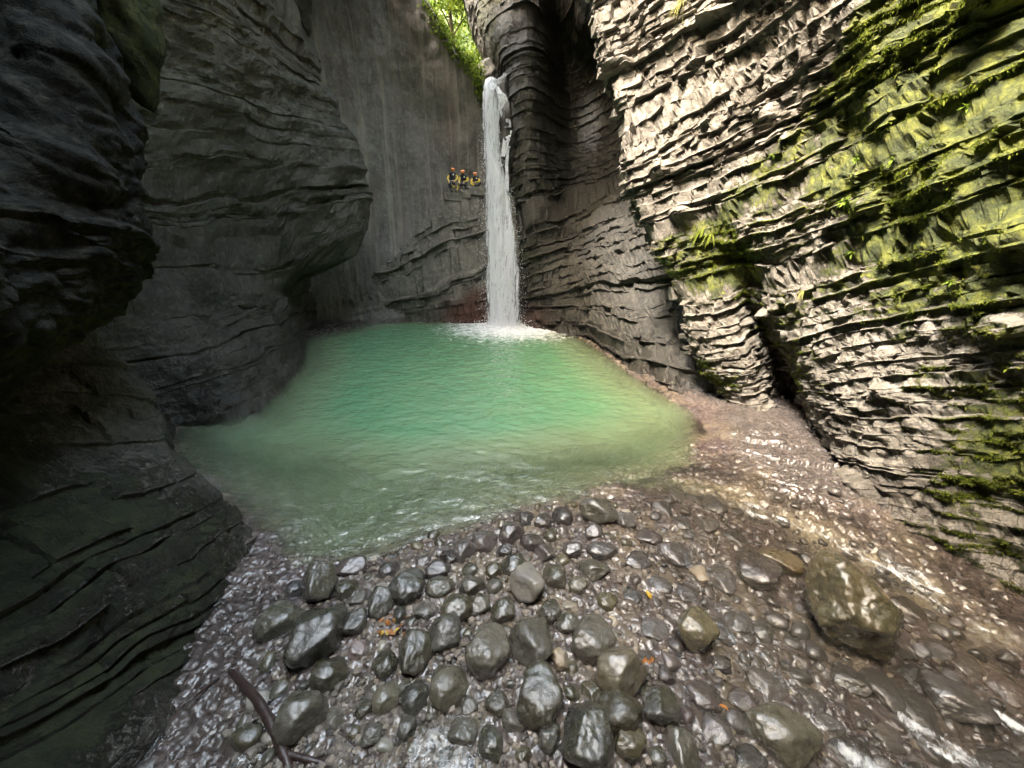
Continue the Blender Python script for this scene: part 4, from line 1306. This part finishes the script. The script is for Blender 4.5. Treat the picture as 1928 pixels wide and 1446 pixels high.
# ------------------------------------------------------------------ fallen branch
def tube(pts, rads, n=10, seed=0):
    pts = np.array(pts, float)
    k = max(12, len(pts) * 8)
    C = catmull(pts, k, 0)
    r = np.interp(np.linspace(0, 1, k), np.linspace(0, 1, len(rads)), rads)
    tg = np.gradient(C, axis=0); tg /= np.linalg.norm(tg, axis=1, keepdims=True)
    up = np.array([0.1, 0.2, 1.0])
    a = np.cross(tg, up); a /= np.linalg.norm(a, axis=1, keepdims=True)
    b = np.cross(a, tg)
    ang = np.linspace(0, 2 * math.pi, n, endpoint=False)
    V = C[:, None] + (a[:, None] * np.cos(ang)[None, :, None] + b[:, None] * np.sin(ang)[None, :, None]) * r[:, None, None]
    V = V.reshape(-1, 3)
    V = V + (0.18 * fbm(V * 9, 2, seed))[:, None] * (V - np.repeat(C, n, 0))
    F_ = []
    for i in range(k - 1):
        for j_ in range(n):
            F_.append([i * n + j_, i * n + (j_ + 1) % n, (i + 1) * n + (j_ + 1) % n, (i + 1) * n + j_])
    base = len(V)
    V = np.concatenate([V, C[:1], C[-1:]])
    T = [[base, (j_ + 1) % n, j_, j_] for j_ in range(n)] + [[base + 1, (k - 1) * n + j_, (k - 1) * n + (j_ + 1) % n, (k - 1) * n + (j_ + 1) % n] for j_ in range(n)]
    me = bpy.data.meshes.new('tube')
    me.from_pydata(V.tolist(), [], F_ + [t_[:3] for t_ in T])
    for p in me.polygons: p.use_smooth = True
    return me
br = bpy.data.objects.new('fallen_branch', None)
COL.objects.link(br)
tag(br, 'dark brown forked branch lying on wet stones by the left rock', 'branch')
b_pts = [at_z(432, 1262, .16), at_z(462, 1292, .22), at_z(495, 1335, .24), at_z(520, 1385, .22), at_z(540, 1432, .2), at_z(556, 1500, .12)]
link('stem', tube(b_pts, [.035, .05, .055, .055, .05, .04], 10, 3), M['wood'], br)
link('twig', tube([at_z(536, 1420, .2), at_z(580, 1430, .2), at_z(640, 1444, .16), at_z(720, 1452, .12)], [.045, .035, .03, .018], 8, 4), M['wood'], br)
link('twig', tube([at_z(470, 1225, .16), at_z(448, 1242, .2), at_z(430, 1262, .17), at_z(400, 1285, .2), at_z(365, 1312, .3)], [.012, .02, .03, .02, .01], 8, 5), M['wood'], br)

# ------------------------------------------------------------------ fallen leaves
def leaf_mesh(seed):
    rs = np.random.RandomState(seed)
    n = 7
    V, Fq = [], []
    for i in range(n):
        a = i / (n - 1)
        wd = .5 * math.sin(math.pi * min(.98, a * .95 + .03)) ** .8 * (1 + .2 * rs.randn())
        z = .18 * math.sin(a * 3 + rs.rand())
        V += [(-wd * .6, a - .5, z + .1), (0, a - .5, z), (wd * .6, a - .5, z + .1 + .1 * rs.rand())]
    for i in range(n - 1):
        Fq += [[3 * i, 3 * i + 1, 3 * i + 4, 3 * i + 3], [3 * i + 1, 3 * i + 2, 3 * i + 5, 3 * i + 4]]
    return mesh_from('leaf', V, Fq, True)
LEAF = [leaf_mesh(i) for i in range(4)]
for me in LEAF: me.materials.append(M['leaf_orange'])
def put_leaf(u, v, sz, mat, label, group, up=.1):
    p = at_z(u, v, .1)
    o = bpy.data.objects.new('fallen_leaf', LEAF[rsq.randint(4)])
    COL.objects.link(o)
    o.location = (p[0], p[1], ground_at(p[0], p[1]) + up)
    o.rotation_euler = (rsq.uniform(-.5, .5), rsq.uniform(-.5, .5), rsq.uniform(0, 6.28))
    o.scale = (sz,) * 3
    o.material_slots[0].link = 'OBJECT'
    o.material_slots[0].material = M[mat]
    tag(o, label, 'leaf', group)
for i in range(26):
    put_leaf(736 + rsq.randn() * 11, 1192 + rsq.randn() * 14, rsq.uniform(.05, .10), ['leaf_orange', 'leaf_orange', 'leaf_yellow', 'stone_red'][rsq.randint(4)], 'orange brown leaf in the little heap between grey boulders', 'leaves heaped between the boulders', rsq.uniform(.05, .12))
for u, v in ((1213, 1250), (1220, 1253), (1226, 1249), (1208, 1254)):
    put_leaf(u, v, .08, 'leaf_orange', 'red orange leaf stranded beside the brown boulder', 'red leaves beside the brown boulder')
put_leaf(1220, 1125, .13, 'leaf_yellow', 'single yellow leaf on the dark stream stones', None)
put_leaf(1357, 1356, .1, 'leaf_orange', 'orange leaf stuck on a wet dark stone', None, .3)

# ------------------------------------------------------------------ moss strands, plants, grass on the right cliff
def strands(name, V, N, prob, count, seed, length, mat, parent, droop=.6, blades=3):
    rs = np.random.RandomState(seed)
    u, v, z = project(V)
    pr = np.clip(prob, 0, 1) * np.maximum(z, 1) ** 0 * (u > 1080) * (u < 1990) * (v > -60) * (v < 1120) * (z > .5)
    pr = np.maximum(pr, 0)
    idx = rs.choice(len(V), count, p=pr / pr.sum())
    VV, FF = [], []
    for c, i in enumerate(idx):
        pass
    P = np.repeat(V[idx] + N[idx] * .005, blades, 0)
    NN = np.repeat(N[idx], blades, 0)
    k = len(P)
    P = P + rs.randn(k, 3) * .02
    L = rs.uniform(*length, k)[:, None] * np.repeat(np.exp(rs.randn(count) * .4), blades)[:, None]
    dirn = NN * rs.uniform(.4, 1.0, (k, 1)) + rs.randn(k, 3) * .55
    dirn[:, 2] -= droop * rs.uniform(.2, 1.6, k)
    dirn /= np.linalg.norm(dirn, axis=1, keepdims=True)
    side = np.cross(dirn, rs.randn(k, 3)); side /= np.linalg.norm(side, axis=1, keepdims=True)
    wd = L * .2
    mid_ = P + dirn * L * .5
    tip = P + dirn * L + np.array([0, 0, -1]) * L * .25
    Vx = np.stack([P, mid_ + side * wd, tip, mid_ - side * wd], 1).reshape(-1, 3)
    me = mesh_from(name, Vx, np.arange(k * 4).reshape(-1, 4), False)
    return link(name, me, mat, parent, 'bright green hanging moss on the cliff ledges' if parent is None else None, None, None, 'stuff')
mr = RA['moss']
view = (np.array([0, 0, CH]) - RV); view /= np.linalg.norm(view, axis=1, keepdims=True)
face = np.clip((RN2 * view).sum(1) + .3, 0, 1)
area_w = 1.0
strands('moss', RV, RN2, np.clip(mr - .55, 0, 1) ** 1.2 * face, 42000, 3, (.013, .032), M['moss_leaf'], right_cliff)
strands('moss', RV, RN2, np.clip(mr - .45, 0, 1) * face * (RV[:, 2] < 4.2), 12000, 5, (.013, .03), M['moss_dark'], right_cliff)

def plant(u, v, y, nleaf, size, mat, label, name='leafy_plant', cat='plant', droop=.4, wd=.28, group=None):
    d = RV - at_y(u, v, y)
    uu, vv_, zz = project(RV)
    c = (np.abs(uu - u) < 14) & (np.abs(vv_ - v) < 14)
    base = RV[np.where(c)[0][np.argmin(zz[c])]] if c.any() else at_y(u, v, y)
    rs = np.random.RandomState(int(u + v))
    e = bpy.data.objects.new(name, None)
    COL.objects.link(e)
    e.location = base
    tag(e, label, cat, group)
    for i in range(nleaf):
        dr = np.array([-.8, -.35, .25]) + rs.randn(3) * .65
        dr /= np.linalg.norm(dr)
        L = size * rs.uniform(.6, 1.2)
        side = np.cross(dr, [0, 0, 1.0]); side /= np.linalg.norm(side)
        nn = 5
        V, Fq = [], []
        for k in range(nn):
            a = k / (nn - 1)
            c_ = dr * L * a + np.array([0, 0, -droop * L * a * a])
            wv = wd * L * math.sin(math.pi * (a * .92 + .04)) * .5
            V += [c_ - side * wv + [0, 0, .1 * wv], c_ + np.array([0, 0, -.2 * wv]), c_ + side * wv + [0, 0, .1 * wv]]
        for k in range(nn - 1):
            Fq += [[3 * k, 3 * k + 1, 3 * k + 4, 3 * k + 3], [3 * k + 1, 3 * k + 2, 3 * k + 5, 3 * k + 4]]
        link('leaf', mesh_from('leaf', V, Fq, True), mat, e)
    return e
plant(1580, 372, 8.6, 30, .16, M['fern'], 'bright green leafy plant on a pale ledge below the moss')
plant(1600, 300, 8.6, 16, .1, M['fern'], 'small green seedling on bare rock above the leafy plant')
plant(1668, 305, 8.0, 14, .1, M['fern'], 'thin light green plant beside moss tufts')
plant(1440, 282, 10.4, 14, .1, M['fern'], 'little plant rooted where moss meets bare rock')
plant(1590, 475, 8.4, 16, .11, M['fern'], 'low green plant under the dark overhang crack')
plant(1810, 190, 7.0, 22, .12, M['fern'], 'fresh green plant amid the brightest moss')
plant(1780, 520, 6.6, 16, .1, M['fern'], 'green plant growing on the brown leaf litter ledge')
plant(1270, 8, 13.2, 34, .42, M['grass'], 'drooping tuft of dry grass high on the lit cliff', 'grass_tuft', 'grass', 1.1, .04)
plant(1500, 545, 9.4, 14, .16, M['grass'], 'hanging tuft of yellow grass under the ledge', 'grass_tuft', 'grass', 1.4, .09)
plant(1310, 445, 12.2, 14, .28, M['moss_leaf'], 'drooping yellow green fern on the shaded lower edge of the lit cliff', 'hanging_fern', 'fern', 1.5, .16)
plant(1335, 450, 12.0, 12, .26, M['moss_leaf'], 'second drooping fern beside the yellow green one', 'hanging_fern', 'fern', 1.5, .16)

# ------------------------------------------------------------------ trees above the fall
def tree(x, y, z0, hgt, rad, nleaf, label, seed):
    rs = np.random.RandomState(seed)
    e = bpy.data.objects.new('tree', None)
    COL.objects.link(e)
    e.location = (x, y, z0)
    tag(e, label, 'tree', None)
    tr = [(0, 0, 0), (.2, .1, hgt * .35), (-.1, .2, hgt * .7), (.1, 0, hgt)]
    link('trunk', tube(tr, [.28, .22, .15, .04], 9, seed), M['bark'], e)
    cl = []
    for i in range(22):
        a = rs.uniform(0, 6.28); h = rs.uniform(.22, 1.0); r = rad * (1.15 - .7 * h) * rs.uniform(.35, 1)
        c = np.array([math.cos(a) * r, math.sin(a) * r, hgt * h])
        cl.append(c)
        if i < 10:
            link('limb', tube([(0, 0, hgt * h * .8), c * [.5, .5, .93], c], [.08, .05, .015], 6, seed + i), M['bark'], e)
    cl = np.array(cl)
    ci = rs.randint(0, len(cl), nleaf)
    P = cl[ci] + rs.randn(nleaf, 3) * rad * [.20, .20, .12]
    ax = rs.randn(nleaf, 3); ax /= np.linalg.norm(ax, axis=1, keepdims=True)
    sd_ = np.cross(ax, rs.randn(nleaf, 3)); sd_ /= np.linalg.norm(sd_, axis=1, keepdims=True)
    L = rs.uniform(.10, .22, (nleaf, 1))
    V = np.stack([P - ax * L, P + sd_ * L * .5, P + ax * L, P - sd_ * L * .5], 1).reshape(-1, 3)
    Q = np.arange(nleaf * 4).reshape(-1, 4)
    link('crown', mesh_from('crown', V, Q, False), M['leaf'], e)
pt = at_y(862, 70, 42)
tree(pt[0] - .3, 40, 15.5, 12, 4.0, 9000, 'sunlit light green tree in the gap above the waterfall', 5)
tree(pt[0] - 4.5, 43, 15.5, 14, 4.2, 8000, 'broad green tree behind the gap, left of the sunlit one', 6)
tree(pt[0] + 3.0, 47, 16.0, 16, 4.8, 8000, 'farther green tree closing the gap above the waterfall', 9)
# hillside behind
hx = np.linspace(-30, 24, 60); hy = np.linspace(33, 70, 40)
HX, HY = np.meshgrid(hx, hy, indexing='ij')
hp = np.stack([HX.ravel(), HY.ravel(), HX.ravel() * 0], 1)
hz = 14.2 + 0.9 * (hp[:, 1] - 36) + 1.2 * fbm(hp * .2, 3, 301)
M['hill'] = simple('hill_ground', (0.07, 0.10, 0.03), .9, .5, 3)
link('hillside', mesh_from('hillside', np.stack([hp[:, 0], hp[:, 1], hz], 1), grid_quads(60, 40), True), M['hill'], None, 'wooded slope above the waterfall', None, None, 'structure')

# bushes trailing over the rim of the back cliff
def bush(u0, v0, u1, v1, y, n, label, seed):
    n = int(n * .6)
    rs = np.random.RandomState(seed)
    e = bpy.data.objects.new('trailing_bush', None)
    COL.objects.link(e)
    a, b = at_y(u0, v0, y), at_y(u1, v1, y)
    e.location = a
    tag(e, label, 'bush')
    k = rs.rand(n, 1)
    P = (b - a) * k + rs.randn(n, 3) * [.2, .3, .2]
    P[:, 2] -= np.abs(rs.randn(n)) * .25
    ax = rs.randn(n, 3) + [0, -.3, -.6]; ax /= np.linalg.norm(ax, axis=1, keepdims=True)
    sd_ = np.cross(ax, rs.randn(n, 3)); sd_ /= np.linalg.norm(sd_, axis=1, keepdims=True)
    L = rs.uniform(.07, .17, (n, 1))
    V = np.stack([P - ax * L, P + sd_ * L * .45, P + ax * L, P - sd_ * L * .45], 1).reshape(-1, 3)
    link('foliage', mesh_from('foliage', V, np.arange(n * 4).reshape(-1, 4), False), M['leaf'], e)
    link('stem', tube([(0, 0, 0), (b - a) * .5 + [0, 0, .1], b - a], [.05, .04, .02], 6, seed), M['bark'], e)
bush(800, 0, 850, 80, 28.8, 1500, 'leafy bush trailing along the upper rim of the pale wall', 3)
bush(850, 82, 902, 135, 28.8, 1400, 'leafy bush trailing down the rim toward the waterfall lip', 4)
bush(898, 125, 908, 175, 28.4, 500, 'green tuft hanging right beside the waterfall lip', 6)

# ------------------------------------------------------------------ three people on the ledge
def person(root_pos, J, label, rest_label=None, seed=0):
    """J: joint positions (x, y, z) in metres; one skinned surface, face and suit coloured by region"""
    e = bpy.data.objects.new('person', None)
    COL.objects.link(e)
    e.location = root_pos
    tag(e, label, 'person', None)
    verts, rad, edges, reg = [], [], [], {}
    def add(n, p, r):
        verts.append(p); rad.append(r); reg[n] = len(verts) - 1
        return len(verts) - 1
    def chain(names):
        for a, b in zip(names[:-1], names[1:]):
            edges.append((reg[a], reg[b]))
    add('pelvis', J['pelvis'], .145)
    add('belly', tuple((np.array(J['pelvis']) * .5 + np.array(J['chest']) * .5)), .135)
    add('chest', J['chest'], .155)
    add('neck', J['neck'], .06)
    hd = np.array(J['head']); nk = np.array(J['neck'])
    add('head', tuple(hd), .092)
    add('crown', tuple(hd + (hd - nk) * .45), .085)
    chain(['pelvis', 'belly', 'chest', 'neck', 'head', 'crown'])
    for s in 'LR':
        add('sh' + s, J['sh' + s], .072); add('el' + s, J['el' + s], .052); add('wr' + s, J['wr' + s], .034)
        d = np.array(J['wr' + s]) - np.array(J['el' + s]); d /= np.linalg.norm(d)
        palm = np.array(J['wr' + s]) + d * .07
        add('palm' + s, tuple(palm), .036)
        edges.append((reg['chest'], reg['sh' + s])); chain(['sh' + s, 'el' + s, 'wr' + s, 'palm' + s])
        sx = np.cross(d, [0, 1, .2]); sx /= np.linalg.norm(sx)
        cv = np.cross(sx, d)
        for k, (of, ln) in enumerate(((-.027, .065), (-.009, .08), (.009, .076), (.026, .058))):
            a_ = add(f'fa{k}{s}', tuple(palm + sx * of + d * ln * .6), .0095)
            b_ = add(f'fb{k}{s}', tuple(palm + sx * of * 1.1 + d * ln * .95 - cv * .02), .008)
            edges.append((reg['palm' + s], a_)); edges.append((a_, b_))
        th1 = add('th' + s, tuple(palm - sx * .045 - d * .02), .011); th2 = add('tb' + s, tuple(palm - sx * .06 + d * .02), .009)
        edges.append((reg['palm' + s], th1)); edges.append((th1, th2))
        add('hip' + s, J['hip' + s], .105); add('kn' + s, J['kn' + s], .072); add('an' + s, J['an' + s], .045); add('toe' + s, J['toe' + s], .042)
        edges.append((reg['pelvis'], reg['hip' + s])); chain(['hip' + s, 'kn' + s, 'an' + s, 'toe' + s])
    me = bpy.data.meshes.new('skeleton')
    me.from_pydata([tuple(map(float, v)) for v in verts], edges, [])
    tmp = bpy.data.objects.new('tmp_skeleton', me)
    COL.objects.link(tmp)
    mod = tmp.modifiers.new('skin', 'SKIN')
    sv = me.skin_vertices[0].data
    for i, r in enumerate(rad):
        sv[i].radius = (r, r)
    sv[0].use_root = True
    sub = tmp.modifiers.new('sub', 'SUBSURF'); sub.levels = 2; sub.render_levels = 2
    dg = bpy.context.evaluated_depsgraph_get()
    bm_me = bpy.data.meshes.new_from_object(tmp.evaluated_get(dg))
    bpy.data.objects.remove(tmp)
    for mn in ('neoprene', 'yellow', 'skin'):
        bm_me.materials.append(M[mn])
    names = list(reg); pts_ = np.array(verts, float)
    def seg(a, b, p):
        a, b = pts_[reg[a]], pts_[reg[b]]
        ab = b - a
        t = np.clip(((p - a) @ ab) / (ab @ ab), 0, 1)
        return np.linalg.norm(p - a - t[:, None] * ab, axis=1), t
    cen_ = np.array([p.center for p in bm_me.polygons])
    parts = [('pelvis', 'belly', 0), ('belly', 'chest', 0), ('chest', 'neck', 0), ('neck', 'head', 2), ('head', 'crown', 2)]
    for s in 'LR':
        parts += [('chest', 'sh' + s, 0), ('sh' + s, 'el' + s, 1), ('el' + s, 'wr' + s, 1), ('wr' + s, 'palm' + s, 2), ('palm' + s, 'fb1' + s, 2), ('palm' + s, 'tb' + s, 2),
                  ('pelvis', 'hip' + s, 0), ('hip' + s, 'kn' + s, 0), ('kn' + s, 'an' + s, 1 if J.get('shin' + s) else 0), ('an' + s, 'toe' + s, 0)]
    ds = np.stack([seg(a, b, cen_)[0] / (rad[reg[a]] + rad[reg[b]]) for a, b, _ in parts], 1)
    mi = np.array([m_ for _, _, m_ in parts])[ds.argmin(1)]
    bm_me.polygons.foreach_set('material_index', mi.astype(np.int32))
    bm_me.polygons.foreach_set('use_smooth', np.ones(len(mi), bool))
    link('body', bm_me, None, e)
    # head parts; the face looks along J['look']
    lk = np.array(J.get('look', (0, -1, -.2)), float); lk /= np.linalg.norm(lk)
    upv = (hd - nk); upv /= np.linalg.norm(upv)
    sdv = np.cross(lk, upv); sdv /= np.linalg.norm(sdv)
    V, Fc = ico(4)
    hc = hd + upv * .045
    Q = V.copy()
    Q[:, 2] = np.maximum(Q[:, 2], -.22 - .25 * (Q[:, 1] > .2))
    Bs = np.stack([sdv, -lk, np.cross(sdv, -lk)], 0)
    Hm = mesh_from('helmet', (Q * [.118, .14, .13]) @ Bs + hc, Fc, True)
    hm = link('helmet', Hm, M['helmet'], e)
    rim = (V * [.126, .152, .014]) @ Bs + hc - upv * .028
    link('helmet_rim', mesh_from('helmet_rim', rim, Fc, True), M['helmet'], hm)
    link('chin_strap', tube([hc + sdv * .10 - upv * .03, hd - upv * .085 + lk * .06, hc - sdv * .10 - upv * .03], [.008, .008, .008], 6), M['eye'], hm)
    for s in (-1, 1):
        link('eye', mesh_from('eye', (I2[0] * .012) + hd + lk * .088 + sdv * s * .033 + upv * .0, I2[1], True), M['eye'], e)
        link('ear', mesh_from('ear', (I2[0] * [.012, .02, .03]) + hd + sdv * s * .094, I2[1], True), M['skin'], e)
    link('nose', mesh_from('nose', (I2[0] * [.014, .014, .024]) + hd + lk * .098 - upv * .025, I2[1], True), M['skin'], e)
    link('mouth', mesh_from('mouth', (I2[0] * [.026, .01, .007]) + hd + lk * .088 - upv * .058, I2[1], True), M['stone_red'], e)
    ch = np.array(J['chest']); pe = np.array(J['pelvis'])
    link('chest_badge', mesh_from('chest_badge', (I2[0] * [.045, .012, .05]) + ch + [.06, -.155, .0], I2[1], True), M['strap'], e)
    ring = []
    ax = (ch - pe); ax /= np.linalg.norm(ax)
    for a in np.linspace(0, 2 * math.pi, 13):
        ring.append(pe + ax * .05 + np.array([math.cos(a) * .165, math.sin(a) * .15, 0]))
    link('harness_belt', tube(ring, [.02] * 13, 6), M['strap'], e)
    link('sling', tube([pe + [.05, -.16, .05], pe + [.1, -.24, -.15], pe + [.0, -.26, -.22], pe + [-.05, -.2, -.05]], [.012] * 4, 6), M['strap'], e)
    return e

p1 = at_y(851, 363, 26.35)
person(p1, dict(pelvis=(.05, .12, .62), chest=(.09, .02, .98), neck=(.11, -.02, 1.14), head=(.13, -.05, 1.24),
                shL=(-.10, .02, 1.04), elL=(-.22, -.06, .80), wrL=(-.12, -.24, .60), shR=(.28, .0, 1.04), elR=(.40, -.08, .80), wrR=(.24, -.26, .62),
                hipL=(-.05, .10, .58), knL=(-.14, -.16, .40), anL=(-.02, -.04, .06), toeL=(-.02, -.2, .03),
                hipR=(.14, .10, .58), knR=(.20, -.22, .44), anR=(.06, -.08, .06), toeR=(.04, -.24, .03), shinR=True, look=(.3, -1, -.25)),
       'person in black and yellow wetsuit leaning upright against the wall')
p2 = at_y(866, 362, 26.35)
person(p2, dict(pelvis=(.26, .18, .46), chest=(.25, .05, .82), neck=(.23, .0, .99), head=(.22, -.03, 1.10),
                shL=(.05, .05, .89), elL=(-.02, -.08, .64), wrL=(.02, -.22, .46), shR=(.45, .05, .89), elR=(.54, -.06, .66), wrR=(.34, -.24, .56),
                hipL=(.17, .14, .44), knL=(.0, -.26, .40), anL=(-.16, -.18, .07), toeL=(-.22, -.3, .03), shinL=True,
                hipR=(.36, .14, .44), knR=(.40, -.28, .44), anR=(.36, -.14, .20), toeR=(.34, -.28, .16), look=(-.2, -1, -.3)),
       'person in wetsuit sitting with hands at the waist between two others')
p3 = at_y(896, 353, 26.4)
person(p3, dict(pelvis=(.02, .12, .16), chest=(.0, .02, .48), neck=(-.01, -.02, .62), head=(-.01, -.06, .72),
                shL=(-.19, .02, .54), elL=(-.28, -.10, .32), wrL=(-.14, -.28, .24), shR=(.18, .02, .54), elR=(.24, -.14, .32), wrR=(.04, -.30, .26),
                hipL=(-.08, .08, .14), knL=(-.34, -.26, .22), anL=(-.08, -.30, .08), toeL=(.04, -.36, .06), shinL=True,
                hipR=(.12, .08, .14), knR=(.34, -.24, .24), anR=(.14, -.34, .08), toeR=(.02, -.40, .06), look=(.05, -1, -.2)),
       'person in wetsuit sitting low and cross legged nearest the falling water')
# slabs they stand and sit on
def slab(c, size, seed):
    me = BLOCKS[seed % len(BLOCKS)]
    o = bpy.data.objects.new('ledge_slab', me)
    COL.objects.link(o)
    o.parent = buttress
    o.location = c; o.scale = size
    o.rotation_euler = (0, .04, .1 * (seed % 3 - 1))
    o.material_slots[0].link = 'OBJECT'; o.material_slots[0].material = M['rock_ledge']
slab(p1 + np.array([.05, .35, -.24]), (1.1, 1.35, .46), 1)
slab(p1 + np.array([.15, .62, .22]), (.7, .5, .5), 3)
slab(p2 + np.array([.25, .52, .04]), (.8, .6, .6), 5)
slab(p2 + np.array([.42, .25, -.12]), (.7, 1.2, .5), 6)
slab(p3 + np.array([.0, .32, -.22]), (1.0, 1.3, .52), 2)
